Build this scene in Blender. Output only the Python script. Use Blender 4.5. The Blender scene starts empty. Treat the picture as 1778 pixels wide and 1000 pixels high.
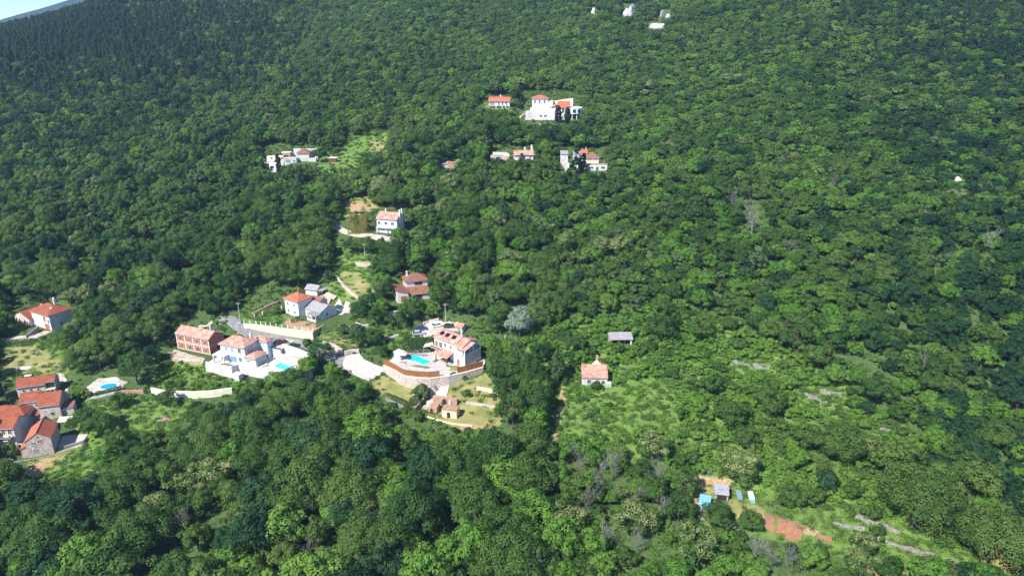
import bpy, bmesh, math, random
import numpy as np
from mathutils import Vector, Matrix
from mathutils.geometry import delaunay_2d_cdt

SC = bpy.context.scene
COL = SC.collection
rnd = random.Random(7)
rng = np.random.default_rng(11)
R = math.radians

# ------------------------------------------------------------------ camera, sky, sun, exposure
CAM_H, PITCH, FPX = 120.0, R(20), 1201.0
cp, sp = math.cos(PITCH), math.sin(PITCH)
cam = bpy.data.cameras.new('camera')
cam.sensor_width = 36.0
cam.lens = 36.0 * FPX / 1778.0
cam.clip_start, cam.clip_end = 1.0, 20000.0
camo = bpy.data.objects.new('camera', cam)
camo.location = (0, 0, CAM_H)
camo.rotation_euler = (R(90) - PITCH, 0, 0)
COL.objects.link(camo)
SC.camera = camo

SUN_AZ = math.atan2(-0.77, -0.64)      # direction towards the sun in the ground plane
SUN_EL = R(46)
W = bpy.data.worlds.new('World'); SC.world = W; W.use_nodes = True
nt = W.node_tree; nt.nodes.clear()
wo = nt.nodes.new('ShaderNodeOutputWorld'); bg = nt.nodes.new('ShaderNodeBackground')
sky = nt.nodes.new('ShaderNodeTexSky'); sky.sky_type = 'NISHITA'; sky.sun_disc = False
sky.sun_elevation = SUN_EL
sky.sun_rotation = R(90) - SUN_AZ
sky.altitude = 2500; sky.air_density = 0.62; sky.dust_density = 0.0; sky.ozone_density = 7.0
bg.inputs['Strength'].default_value = 0.15
nt.links.new(sky.outputs[0], bg.inputs[0]); nt.links.new(bg.outputs[0], wo.inputs[0])
sl = bpy.data.lights.new('sun', 'SUN'); sl.energy = 4.2; sl.angle = R(0.53); sl.color = (1.0, 0.95, 0.86)
so = bpy.data.objects.new('sun', sl); COL.objects.link(so)
tosun = Vector((math.cos(SUN_AZ) * math.cos(SUN_EL), math.sin(SUN_AZ) * math.cos(SUN_EL), math.sin(SUN_EL)))
so.rotation_euler = (-tosun).to_track_quat('-Z', 'Y').to_euler()
so.location = tosun * 600
SC.view_settings.view_transform = 'Standard'
SC.view_settings.look = 'None'
SC.view_settings.gamma = 1.0
SC.view_settings.exposure = 1.14
SC.render.engine = 'CYCLES'
cy = SC.cycles
cy.max_bounces = 6; cy.diffuse_bounces = 4; cy.glossy_bounces = 2; cy.transmission_bounces = 4
cy.transparent_max_bounces = 4; cy.volume_bounces = 0
cy.use_denoising = True

# ------------------------------------------------------------------ terrain height
KS = np.array([-200, 0, 60, 120, 193, 282, 443, 600, 750, 1000, 1500.])
KZ = np.array([-175, -140, -124, -110, -97, -73, -38, 4, 50, 135, 290.]) + CAM_H
KM = np.gradient(KZ, KS)
def spl(x, w): return w * np.log1p(np.exp(np.clip(x / w, -40, 40)))
def h0(x, y):
    x = np.asarray(x, float); y = np.asarray(y, float)
    s = y + 0.5 * spl(x - 30, 30) - 0.15 * spl(-x, 40)
    far = np.clip((y - 260) / 200, 0, 1)
    s = s + far * (15 * np.sin(x / 47 + 0.6 + y / 210) + 7 * np.sin(x / 23 - y / 90)) + 2.0 * np.sin(x / 17 + y / 29) * np.clip((y - 230) / 60, .25, 1)
    i = np.clip(np.searchsorted(KS, s) - 1, 0, len(KS) - 2)
    hh = KS[i + 1] - KS[i]; t = np.clip((s - KS[i]) / hh, -2, 3)
    z = (2*t**3-3*t**2+1)*KZ[i] + (t**3-2*t**2+t)*hh*KM[i] + (-2*t**3+3*t**2)*KZ[i+1] + (t**3-t**2)*hh*KM[i+1]
    c = y - (CREST[0] + CREST[1] * (x + 420))
    return z - CREST[2] * spl(c, 60)
CREST = (800, 1.15, 0.45)

PADS = []      # (polygon Nx2, level, blend, mode)
def sdist(P, x, y):
    """signed distance to a polygon, positive inside"""
    d2 = np.full(x.shape, 1e12); ins = np.zeros(x.shape, bool)
    n = len(P)
    for k in range(n):
        ax, ay = P[k]; bx, by = P[(k + 1) % n]
        ex, ey = bx - ax, by - ay
        t = np.clip(((x - ax) * ex + (y - ay) * ey) / (ex * ex + ey * ey + 1e-9), 0, 1)
        d2 = np.minimum(d2, (x - ax - t * ex) ** 2 + (y - ay - t * ey) ** 2)
        cnd = ((ay > y) != (by > y))
        with np.errstate(divide='ignore', invalid='ignore'):
            xi = (bx - ax) * (y - ay) / (by - ay) + ax
        ins ^= cnd & (x < xi)
    d = np.sqrt(d2)
    return np.where(ins, d, -d)
def hh(x, y):
    x = np.asarray(x, float); y = np.asarray(y, float)
    z = h0(x, y)
    for P, lev, bl, mode in PADS:
        mar = bl + 1
        m = (x > P[:, 0].min() - mar) & (x < P[:, 0].max() + mar) & (y > P[:, 1].min() - mar) & (y < P[:, 1].max() + mar)
        if not m.any(): continue
        d = sdist(P, x[m], y[m])
        if mode == 'fill':      # ramp lies inside the polygon
            w = np.clip(d / bl, 0, 1)
        else:                   # ramp lies outside
            w = np.clip(1 + d / bl, 0, 1)
        w = w * w * (3 - 2 * w)
        zz = z[m]
        tgt = np.minimum(zz, lev) if mode == 'cut' else np.full_like(zz, lev)
        z[m] = zz * (1 - w) + tgt * w
    return z
def h1(x, y): return float(hh(np.array([x]), np.array([y]))[0])
def ray(px, py):
    u = (px - 889) / FPX; v = (py - 500) / FPX
    return np.array([u, cp - v * sp, -sp - v * cp])
TT = np.arange(70, 1500, 1.0)
def G(px, py):
    """pixel of the photograph -> point on the ground"""
    r = ray(px, py)
    X, Y, Z = r[0] * TT, r[1] * TT, CAM_H + r[2] * TT
    b = np.where(Z < hh(X, Y))[0]
    i = b[0] if len(b) else len(TT) - 1
    a, c = TT[max(i - 1, 0)], TT[i]
    for _ in range(12):
        m = (a + c) / 2
        if CAM_H + r[2] * m < h1(r[0] * m, r[1] * m): c = m
        else: a = m
    return Vector((r[0] * c, r[1] * c, CAM_H + r[2] * c))
def PL(px, py, z):
    """pixel -> point on the level z"""
    r = ray(px, py); t = (z - CAM_H) / r[2]
    return Vector((r[0] * t, r[1] * t, z))
def proj(x, y, z):
    z = np.asarray(z) - CAM_H
    d = y * cp - z * sp; u = y * sp + z * cp
    return 889 + FPX * x / d, 500 - FPX * u / d, d
def pxpoly(pts, z=None):
    return np.array([(G(*p) if z is None else PL(p[0], p[1], z))[:2] for p in pts])

# ------------------------------------------------------------------ materials
def newmat(name):
    m = bpy.data.materials.new(name); m.use_nodes = True
    n = m.node_tree; n.nodes.clear()
    o = n.nodes.new('ShaderNodeOutputMaterial'); b = n.nodes.new('ShaderNodeBsdfPrincipled')
    n.links.new(b.outputs[0], o.inputs[0])
    return m, n, b
def rgb(c): return (c[0], c[1], c[2], 1)
def surf(name, c1, c2, scale=3.0, rough=0.85, bump=0.15, bscale=None, c3=None, detail=6, spec=0.3, thr=(0.35, 0.65)):
    m, n, b = newmat(name)
    tc = n.nodes.new('ShaderNodeTexCoord')
    nz = n.nodes.new('ShaderNodeTexNoise'); nz.inputs['Scale'].default_value = scale; nz.inputs['Detail'].default_value = detail
    n.links.new(tc.outputs['Object'], nz.inputs['Vector'])
    cr = n.nodes.new('ShaderNodeValToRGB')
    e = cr.color_ramp.elements; e[0].position, e[1].position = thr; e[0].color, e[1].color = rgb(c1), rgb(c2)
    n.links.new(nz.outputs[0], cr.inputs[0])
    col = cr.outputs[0]
    if c3:
        n2 = n.nodes.new('ShaderNodeTexNoise'); n2.inputs['Scale'].default_value = scale * 0.23; n2.inputs['Detail'].default_value = 4
        n.links.new(tc.outputs['Object'], n2.inputs['Vector'])
        r2 = n.nodes.new('ShaderNodeValToRGB'); r2.color_ramp.elements[0].position = 0.48; r2.color_ramp.elements[1].position = 0.66
        n.links.new(n2.outputs[0], r2.inputs[0])
        mx = n.nodes.new('ShaderNodeMix'); mx.data_type = 'RGBA'
        n.links.new(r2.outputs[0], mx.inputs[0]); n.links.new(col, mx.inputs[6]); mx.inputs[7].default_value = rgb(c3)
        col = mx.outputs[2]
    n.links.new(col, b.inputs['Base Color'])
    b.inputs['Roughness'].default_value = rough; b.inputs['Specular IOR Level'].default_value = spec
    if bump:
        bp = n.nodes.new('ShaderNodeBump'); bp.inputs['Strength'].default_value = bump; bp.inputs['Distance'].default_value = 0.1
        nb = n.nodes.new('ShaderNodeTexNoise'); nb.inputs['Scale'].default_value = bscale or scale * 2; nb.inputs['Detail'].default_value = 5
        n.links.new(tc.outputs['Object'], nb.inputs['Vector'])
        n.links.new(nb.outputs[0], bp.inputs['Height']); n.links.new(bp.outputs[0], b.inputs['Normal'])
    return m
def cells(name, cols, scale, rough=0.85, mortar=None, bump=0.5, stretch=(1, 1, 1), mw=0.05):
    """irregular pieces (roof tiles, rubble stones), each its own colour"""
    m, n, b = newmat(name)
    tc = n.nodes.new('ShaderNodeTexCoord'); mp = n.nodes.new('ShaderNodeMapping'); mp.inputs['Scale'].default_value = stretch
    n.links.new(tc.outputs['Object'], mp.inputs[0])
    v = n.nodes.new('ShaderNodeTexVoronoi'); v.inputs['Scale'].default_value = scale
    n.links.new(mp.outputs[0], v.inputs['Vector'])
    sx = n.nodes.new('ShaderNodeSeparateColor'); n.links.new(v.outputs['Color'], sx.inputs[0])
    big = n.nodes.new('ShaderNodeTexNoise'); big.inputs['Scale'].default_value = 0.6; big.inputs['Detail'].default_value = 5
    n.links.new(tc.outputs['Object'], big.inputs['Vector'])
    ad = n.nodes.new('ShaderNodeMath'); ad.operation = 'MULTIPLY_ADD'; ad.inputs[1].default_value = 0.7
    sb = n.nodes.new('ShaderNodeMath'); sb.operation = 'SUBTRACT'; sb.inputs[1].default_value = 0.35
    n.links.new(big.outputs[0], sb.inputs[0]); n.links.new(sx.outputs[0], ad.inputs[0]); n.links.new(sb.outputs[0], ad.inputs[2])
    cr = n.nodes.new('ShaderNodeValToRGB'); el = cr.color_ramp.elements
    el[0].color = rgb(cols[0]); el[1].color = rgb(cols[-1]); el[0].position = 0.05; el[1].position = 0.95
    for k, c in enumerate(cols[1:-1]):
        e = el.new((k + 1) / (len(cols) - 1)); e.color = rgb(c)
    n.links.new(ad.outputs[0], cr.inputs[0])
    col = cr.outputs[0]
    v2 = n.nodes.new('ShaderNodeTexVoronoi'); v2.feature = 'DISTANCE_TO_EDGE'; v2.inputs['Scale'].default_value = scale
    n.links.new(mp.outputs[0], v2.inputs['Vector'])
    if mortar:
        lt = n.nodes.new('ShaderNodeMath'); lt.operation = 'LESS_THAN'; lt.inputs[1].default_value = mw
        n.links.new(v2.outputs[0], lt.inputs[0])
        mx = n.nodes.new('ShaderNodeMix'); mx.data_type = 'RGBA'
        n.links.new(lt.outputs[0], mx.inputs[0]); n.links.new(col, mx.inputs[6]); mx.inputs[7].default_value = rgb(mortar)
        col = mx.outputs[2]
    n.links.new(col, b.inputs['Base Color']); b.inputs['Roughness'].default_value = rough; b.inputs['Specular IOR Level'].default_value = 0.25
    bp = n.nodes.new('ShaderNodeBump'); bp.inputs['Strength'].default_value = bump; bp.inputs['Distance'].default_value = 0.15
    n.links.new(v2.outputs[0], bp.inputs['Height']); n.links.new(bp.outputs[0], b.inputs['Normal'])
    return m
def brickmat(name, a, bcol, mort):
    m, n, b = newmat(name)
    tc = n.nodes.new('ShaderNodeTexCoord')
    sep = n.nodes.new('ShaderNodeSeparateXYZ'); n.links.new(tc.outputs['Object'], sep.inputs[0])
    ad = n.nodes.new('ShaderNodeMath'); ad.operation = 'ADD'
    n.links.new(sep.outputs[0], ad.inputs[0]); n.links.new(sep.outputs[1], ad.inputs[1])
    cb = n.nodes.new('ShaderNodeCombineXYZ'); n.links.new(ad.outputs[0], cb.inputs[0]); n.links.new(sep.outputs[2], cb.inputs[1])
    br = n.nodes.new('ShaderNodeTexBrick'); br.inputs['Scale'].default_value = 1.0
    br.inputs['Brick Width'].default_value = 0.4; br.inputs['Row Height'].default_value = 0.24; br.inputs['Mortar Size'].default_value = 0.012
    br.inputs['Color1'].default_value = rgb(a); br.inputs['Color2'].default_value = rgb(bcol); br.inputs['Mortar'].default_value = rgb(mort)
    n.links.new(cb.outputs[0], br.inputs['Vector']); n.links.new(br.outputs[0], b.inputs['Base Color'])
    b.inputs['Roughness'].default_value = 0.9
    return m
def plain(name, c, rough=0.5, metal=0.0, spec=0.5):
    return surf(name, tuple(x * 0.88 for x in c), tuple(min(1, x * 1.08) for x in c), 4.0, rough, 0.0, spec=spec) if metal == 0 else metalmat(name, c, rough, metal)
def metalmat(name, c, rough, metal):
    m, n, b = newmat(name); b.inputs['Base Color'].default_value = rgb(c); b.inputs['Roughness'].default_value = rough; b.inputs['Metallic'].default_value = metal
    return m
def leafmat(name, ramp, trans=0.5, rough=0.65):
    m = bpy.data.materials.new(name); m.use_nodes = True
    n = m.node_tree; n.nodes.clear(); L = n.links.new
    o = n.nodes.new('ShaderNodeOutputMaterial')
    oi = n.nodes.new('ShaderNodeObjectInfo'); at = n.nodes.new('ShaderNodeAttribute'); at.attribute_name = 'tint'
    mp = n.nodes.new('ShaderNodeVectorMath'); mp.operation = 'SCALE'; mp.inputs['Scale'].default_value = 0.021
    L(oi.outputs['Location'], mp.inputs[0])
    nz = n.nodes.new('ShaderNodeTexNoise'); nz.inputs['Scale'].default_value = 1.0; nz.inputs['Detail'].default_value = 3
    L(mp.outputs[0], nz.inputs['Vector'])
    a = n.nodes.new('ShaderNodeMath'); a.operation = 'MULTIPLY_ADD'; a.inputs[1].default_value = 0.40; L(oi.outputs['Random'], a.inputs[0])
    b = n.nodes.new('ShaderNodeMath'); b.operation = 'MULTIPLY_ADD'; b.inputs[1].default_value = 0.30; b.inputs[2].default_value = -0.36; L(at.outputs['Fac'], b.inputs[0])
    c = n.nodes.new('ShaderNodeMath'); c.operation = 'MULTIPLY_ADD'; c.inputs[1].default_value = 1.3; L(nz.outputs[0], c.inputs[0]); L(b.outputs[0], c.inputs[2])
    L(c.outputs[0], a.inputs[2])
    cr = n.nodes.new('ShaderNodeValToRGB'); el = cr.color_ramp.elements
    el[0].position = 0.1; el[1].position = 0.95; el[0].color = rgb(ramp[0]); el[1].color = rgb(ramp[-1])
    for k, q in enumerate(ramp[1:-1]):
        e = el.new(0.1 + 0.85 * (k + 1) / (len(ramp) - 1)); e.color = rgb(q)
    L(a.outputs[0], cr.inputs[0])
    d = n.nodes.new('ShaderNodeBsdfPrincipled'); d.inputs['Roughness'].default_value = rough; d.inputs['Specular IOR Level'].default_value = 0.12
    L(cr.outputs[0], d.inputs['Base Color'])
    t = n.nodes.new('ShaderNodeBsdfTranslucent')
    hs = n.nodes.new('ShaderNodeHueSaturation'); hs.inputs['Hue'].default_value = 0.485; hs.inputs['Value'].default_value = 1.25
    L(cr.outputs[0], hs.inputs['Color']); L(hs.outputs[0], t.inputs[0])
    mx = n.nodes.new('ShaderNodeMixShader'); mx.inputs[0].default_value = trans
    L(d.outputs[0], mx.inputs[1]); L(t.outputs[0], mx.inputs[2]); L(mx.outputs[0], o.inputs[0])
    return m
def watermat(name, c):
    m, n, b = newmat(name)
    tc = n.nodes.new('ShaderNodeTexCoord'); nz = n.nodes.new('ShaderNodeTexNoise'); nz.inputs['Scale'].default_value = 2.2
    n.links.new(tc.outputs['Object'], nz.inputs['Vector'])
    cr = n.nodes.new('ShaderNodeValToRGB'); cr.color_ramp.elements[0].color = rgb([x * 0.8 for x in c]); cr.color_ramp.elements[1].color = rgb([min(1, x * 1.15) for x in c])
    n.links.new(nz.outputs[0], cr.inputs[0]); n.links.new(cr.outputs[0], b.inputs['Base Color'])
    b.inputs['Roughness'].default_value = 0.12; b.inputs['Specular IOR Level'].default_value = 0.5
    bp = n.nodes.new('ShaderNodeBump'); bp.inputs['Strength'].default_value = 0.15
    n.links.new(nz.outputs[0], bp.inputs['Height']); n.links.new(bp.outputs[0], b.inputs['Normal'])
    return m
M = {}
M['white'] = surf('white_plaster', (0.50, 0.48, 0.45), (0.63, 0.615, 0.59), 0.8, 0.9, 0.05, c3=(0.45, 0.415, 0.37))
M['cream'] = surf('cream_plaster', (0.62, 0.55, 0.44), (0.74, 0.68, 0.56), 1.2, 0.9, 0.05)
M['dirtywhite'] = surf('weathered_plaster', (0.42, 0.40, 0.36), (0.62, 0.60, 0.56), 1.0, 0.9, 0.1, c3=(0.34, 0.32, 0.28))
M['bluegrey'] = surf('bluish_plaster', (0.52, 0.60, 0.62), (0.64, 0.72, 0.72), 1.2, 0.9, 0.05)
M['brick'] = brickmat('hollow_brick', (0.44, 0.13, 0.07), (0.36, 0.10, 0.055), (0.40, 0.26, 0.20))
M['tile_new'] = cells('new_orange_tiles', [(0.30, 0.085, 0.045), (0.38, 0.12, 0.065), (0.45, 0.17, 0.10)], 4.5, bump=0.4, stretch=(1, 1, 1.6))
M['tile_red'] = cells('red_roof_tiles', [(0.17, 0.05, 0.028), (0.26, 0.075, 0.04), (0.33, 0.11, 0.06)], 4.0, bump=0.4)
M['tile_pink'] = cells('mottled_roof_tiles', [(0.26, 0.10, 0.07), (0.42, 0.19, 0.14), (0.50, 0.29, 0.22), (0.50, 0.38, 0.32)], 3.2, bump=0.4)
M['tile_brown'] = cells('brown_roof_tiles', [(0.14, 0.065, 0.045), (0.22, 0.10, 0.07), (0.30, 0.15, 0.10)], 4.0, bump=0.4)
M['slate'] = surf('grey_sheet_roof', (0.22, 0.22, 0.23), (0.34, 0.33, 0.34), 1.5, 0.8, 0.1, c3=(0.27, 0.23, 0.22))
M['stone'] = cells('pale_rubble_stone', [(0.34, 0.28, 0.24), (0.50, 0.43, 0.38), (0.60, 0.54, 0.49), (0.46, 0.34, 0.28)], 1.9, mortar=(0.34, 0.28, 0.24))
M['drystone'] = cells('grey_dry_stone', [(0.17, 0.165, 0.15), (0.30, 0.29, 0.26), (0.40, 0.385, 0.36)], 2.4, mortar=(0.10, 0.095, 0.08), bump=0.9)
M['creamwall'] = cells('cream_limestone', [(0.60, 0.49, 0.34), (0.68, 0.58, 0.42), (0.74, 0.66, 0.52)], 2.2, mortar=(0.58, 0.48, 0.36), bump=0.3)
M['rustwall'] = cells('reddish_stone', [(0.34, 0.18, 0.11), (0.44, 0.27, 0.18), (0.50, 0.36, 0.26)], 2.5, mortar=(0.30, 0.2, 0.15))
M['paving'] = cells('pale_paving', [(0.36, 0.335, 0.32), (0.43, 0.40, 0.38), (0.49, 0.455, 0.43)], 1.6, mortar=(0.5, 0.47, 0.43), bump=0.1, mw=0.03)
M['concrete'] = surf('concrete', (0.40, 0.37, 0.33), (0.52, 0.49, 0.45), 0.9, 0.9, 0.1, c3=(0.33, 0.29, 0.25))
M['asphalt'] = surf('asphalt', (0.16, 0.16, 0.165), (0.21, 0.21, 0.215), 1.5, 0.9, 0.1, c3=(0.25, 0.24, 0.235))
M['gravel'] = surf('gravel', (0.34, 0.30, 0.25), (0.50, 0.46, 0.40), 2.5, 0.95, 0.4, c3=(0.28, 0.24, 0.17))
M['soil'] = surf('tilled_red_soil', (0.24, 0.115, 0.06), (0.34, 0.17, 0.10), 1.6, 0.95, 0.6, c3=(0.24, 0.15, 0.08))
M['earth'] = surf('bare_earth', (0.28, 0.18, 0.10), (0.40, 0.27, 0.16), 1.2, 0.95, 0.4, c3=(0.22, 0.20, 0.09))
M['lawn'] = surf('mown_lawn', (0.085, 0.125, 0.035), (0.13, 0.17, 0.05), 0.9, 0.95, 0.4, 6, c3=(0.26, 0.235, 0.095))
M['drylawn'] = surf('dry_lawn', (0.15, 0.16, 0.055), (0.25, 0.225, 0.09), 0.7, 0.95, 0.4, 6, c3=(0.34, 0.28, 0.14))
M['rock'] = surf('limestone_rock', (0.34, 0.335, 0.33), (0.54, 0.53, 0.52), 0.35, 0.95, 0.8, 1.2, c3=(0.26, 0.25, 0.23))
M['wood'] = surf('brown_wood', (0.10, 0.05, 0.025), (0.18, 0.09, 0.045), 3, 0.8, 0.2)
M['rustfence'] = surf('rust_brown_fence', (0.24, 0.085, 0.035), (0.34, 0.135, 0.055), 3.0, 0.85, 0.3, c3=(0.22, 0.13, 0.04))
M['reddoor'] = plain('red_wood_door', (0.40, 0.12, 0.06), 0.7)
M['bluedoor'] = plain('blue_door', (0.10, 0.16, 0.24), 0.7)
M['green'] = plain('green_shutter', (0.05, 0.12, 0.10), 0.7)
M['trim'] = plain('white_trim', (0.72, 0.71, 0.69), 0.7)
M['greytrim'] = plain('grey_trim', (0.32, 0.32, 0.33), 0.6)
M['glass'] = metalmat('window_glass', (0.035, 0.045, 0.055), 0.12, 0.0)
M['lightglass'] = metalmat('sheer_window_glass', (0.15, 0.28, 0.33), 0.12, 0.0)
M['solar'] = metalmat('solar_glass', (0.008, 0.010, 0.03), 0.18, 0.0)
M['black'] = plain('black_rubber', (0.02, 0.02, 0.02), 0.8)
M['dark'] = plain('dark_opening', (0.025, 0.022, 0.02), 0.9)
M['pool'] = watermat('turquoise_pool_water', (0.02, 0.62, 0.68))
M['bluepool'] = watermat('blue_pool_water', (0.02, 0.32, 0.68))
M['canvas'] = plain('cream_canvas', (0.66, 0.60, 0.50), 0.9)
M['greycanvas'] = plain('grey_canvas', (0.25, 0.24, 0.25), 0.9)
M['tarp'] = surf('blue_tarpaulin', (0.10, 0.32, 0.52), (0.20, 0.45, 0.62), 2, 0.6, 0.4)
M['sheet'] = surf('corrugated_grey_sheet', (0.24, 0.25, 0.28), (0.36, 0.375, 0.41), 2, 0.6, 0.2)
M['barrel'] = plain('blue_plastic', (0.05, 0.36, 0.60), 0.4)
M['bark'] = surf('bark', (0.07, 0.055, 0.04), (0.13, 0.105, 0.08), 3, 0.95, 0.5)
M['deadwood'] = surf('bleached_dead_wood', (0.13, 0.12, 0.11), (0.22, 0.205, 0.19), 2, 0.95, 0.4)
M['pole'] = surf('grey_concrete_pole', (0.36, 0.35, 0.33), (0.46, 0.45, 0.43), 2, 0.9, 0.1)
M['woodpole'] = surf('weathered_timber_pole', (0.11, 0.09, 0.07), (0.19, 0.16, 0.13), 2, 0.9, 0.1)
for k, c in dict(paint_white=(0.72, 0.72, 0.72), paint_red=(0.10, 0.012, 0.016), paint_blue=(0.03, 0.06, 0.20), paint_silver=(0.45, 0.47, 0.49), paint_teal=(0.02, 0.11, 0.14), paint_black=(0.02, 0.02, 0.024)).items():
    m, n, b = newmat(k); b.inputs['Base Color'].default_value = rgb(c); b.inputs['Roughness'].default_value = 0.28; b.inputs['Coat Weight'].default_value = 0.4
    M[k] = m
M['headlamp'] = metalmat('lamp_lens', (0.6, 0.6, 0.58), 0.15, 0.0)
M['taillamp'] = metalmat('red_lens', (0.3, 0.01, 0.01), 0.2, 0.0)
G1, G2, G3, G4 = (0.030, 0.080, 0.028), (0.054, 0.130, 0.034), (0.090, 0.178, 0.042), (0.140, 0.220, 0.054)
M['leaf'] = leafmat('broadleaf_foliage', [G1, G2, G3, G4])
M['leaf_shade_tone'] = leafmat('shade_toned_foliage', [(0.016, 0.052, 0.028), (0.027, 0.080, 0.034), (0.044, 0.110, 0.040)], 0.42)  # darkened copy of the leaf green, edge shade put into the colour
M['leaf_bright'] = leafmat('fresh_green_foliage', [(0.075, 0.18, 0.030), (0.118, 0.255, 0.040), (0.165, 0.30, 0.055)], 0.45)
M['leaf_silver'] = leafmat('silvery_foliage', [(0.15, 0.20, 0.14), (0.21, 0.27, 0.19), (0.28, 0.34, 0.25)], 0.3)
M['leaf_olive'] = leafmat('greyish_foliage', [(0.055, 0.105, 0.042), (0.085, 0.14, 0.052), (0.125, 0.18, 0.072)], 0.35)
M['leaf_pine'] = leafmat('dark_needle_foliage', [(0.015, 0.042, 0.023), (0.025, 0.062, 0.028), (0.040, 0.085, 0.033)], 0.25)
M['leaf_cypress'] = leafmat('cypress_foliage', [(0.012, 0.03, 0.015), (0.02, 0.045, 0.02), (0.035, 0.06, 0.025)], 0.1)
M['blossom'] = leafmat('pale_catkins', [(0.14, 0.20, 0.065), (0.21, 0.26, 0.095), (0.30, 0.33, 0.14)], 0.35)
M['leaf_bamboo'] = leafmat('yellow_green_cane_leaves', [(0.12, 0.13, 0.03), (0.20, 0.20, 0.05), (0.30, 0.24, 0.08)], 0.25)
M['leaf_hedge'] = leafmat('hedge_foliage', [(0.04, 0.09, 0.025), (0.065, 0.125, 0.034), (0.09, 0.155, 0.045)], 0.3)
M['leaf_yellow'] = leafmat('yellow_shrub_foliage', [(0.16, 0.17, 0.02), (0.24, 0.24, 0.03), (0.30, 0.28, 0.05)], 0.25)
M['redbush'] = leafmat('red_flower_foliage', [(0.20, 0.05, 0.03), (0.30, 0.05, 0.03), (0.05, 0.10, 0.03)], 0.2)
# ------------------------------------------------------------------ mesh helpers
def link(o, parent=None):
    COL.objects.link(o)
    if parent is not None: o.parent = parent
    return o
class MB:
    def __init__(s): s.v = []; s.f = []
    def add(s, v, f):
        n = len(s.v); s.v += [tuple(p) for p in v]; s.f += [tuple(i + n for i in q) for q in f]; return s
    def box(s, x0, x1, y0, y1, z0, z1):
        if x0 > x1: x0, x1 = x1, x0
        if y0 > y1: y0, y1 = y1, y0
        return s.add([(x0,y0,z0),(x1,y0,z0),(x1,y1,z0),(x0,y1,z0),(x0,y0,z1),(x1,y0,z1),(x1,y1,z1),(x0,y1,z1)],
                     [(3,2,1,0),(4,5,6,7),(0,1,5,4),(1,2,6,5),(2,3,7,6),(3,0,4,7)])
    def extr(s, prof, axis, a, b):
        """profile (u, z) extruded along local x ('x': u is y) or y ('y': u is x)"""
        n = len(prof)
        P = [((t, u, z) if axis == 'x' else (u, t, z)) for t in (a, b) for u, z in prof]
        f = [tuple(range(n))[::-1], tuple(range(n, 2 * n))] + [(i, (i + 1) % n, n + (i + 1) % n, n + i) for i in range(n)]
        if axis == 'y': f = [q[::-1] for q in f]
        f = [q[::-1] for q in f]
        return s.add(P, f)
    def prism(s, poly, z0, z1):
        """vertical prism over a polygon; z may be lists"""
        n = len(poly)
        Z0 = z0 if hasattr(z0, '__len__') else [z0] * n
        Z1 = z1 if hasattr(z1, '__len__') else [z1] * n
        ar = sum(poly[i][0] * poly[(i + 1) % n][1] - poly[(i + 1) % n][0] * poly[i][1] for i in range(n))
        idx = list(range(n)) if ar > 0 else list(range(n))[::-1]
        v = [(poly[i][0], poly[i][1], Z0[i]) for i in idx] + [(poly[i][0], poly[i][1], Z1[i]) for i in idx]
        return s.add(v, [tuple(range(n))[::-1], tuple(range(n, 2 * n))] + [(i, (i + 1) % n, n + (i + 1) % n, n + i) for i in range(n)])
    def tube(s, pts, rad, n=6, cap=True):
        pts = [Vector(p) for p in pts]
        if not hasattr(rad, '__len__'): rad = [rad] * len(pts)
        base = len(s.v); up = Vector((0.13, 0.97, 0.2))
        for i, p in enumerate(pts):
            d = (pts[min(i + 1, len(pts) - 1)] - pts[max(i - 1, 0)]).normalized()
            a = d.cross(up)
            if a.length < 0.05: a = d.cross(Vector((1, 0, 0)))
            a.normalize(); b = d.cross(a)
            for k in range(n):
                t = 2 * math.pi * k / n
                s.v.append(tuple(p + (a * math.cos(t) + b * math.sin(t)) * rad[i]))
        for i in range(len(pts) - 1):
            for k in range(n):
                q = base + i * n
                s.f.append((q + k, q + (k + 1) % n, q + n + (k + 1) % n, q + n + k))
        if cap:
            s.f.append(tuple(range(base, base + n))[::-1]); e = base + (len(pts) - 1) * n
            s.f.append(tuple(range(e, e + n)))
        return s
    def mesh(s, name, mat):
        me = bpy.data.meshes.new(name); me.from_pydata(s.v, [], s.f)
        bm = bmesh.new(); bm.from_mesh(me); bmesh.ops.recalc_face_normals(bm, faces=bm.faces); bm.to_mesh(me); bm.free()
        me.materials.append(M[mat] if isinstance(mat, str) else mat); return me
    def build(s, name, mat, parent=None):
        return link(bpy.data.objects.new(name, s.mesh(name, mat)), parent)
def tag(o, label, cat, group=None):
    o['label'] = label; o['category'] = cat
    if group: o['group'] = group
    return o
def thing(name, label, cat, loc, yaw=0.0, group=None):
    o = bpy.data.objects.new(name, None); o.empty_display_size = 0.5
    o.location = loc; o.rotation_euler = (0, 0, R(yaw)); COL.objects.link(o)
    return tag(o, label, cat, group)
def struct(o): o['kind'] = 'structure'; return o

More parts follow.
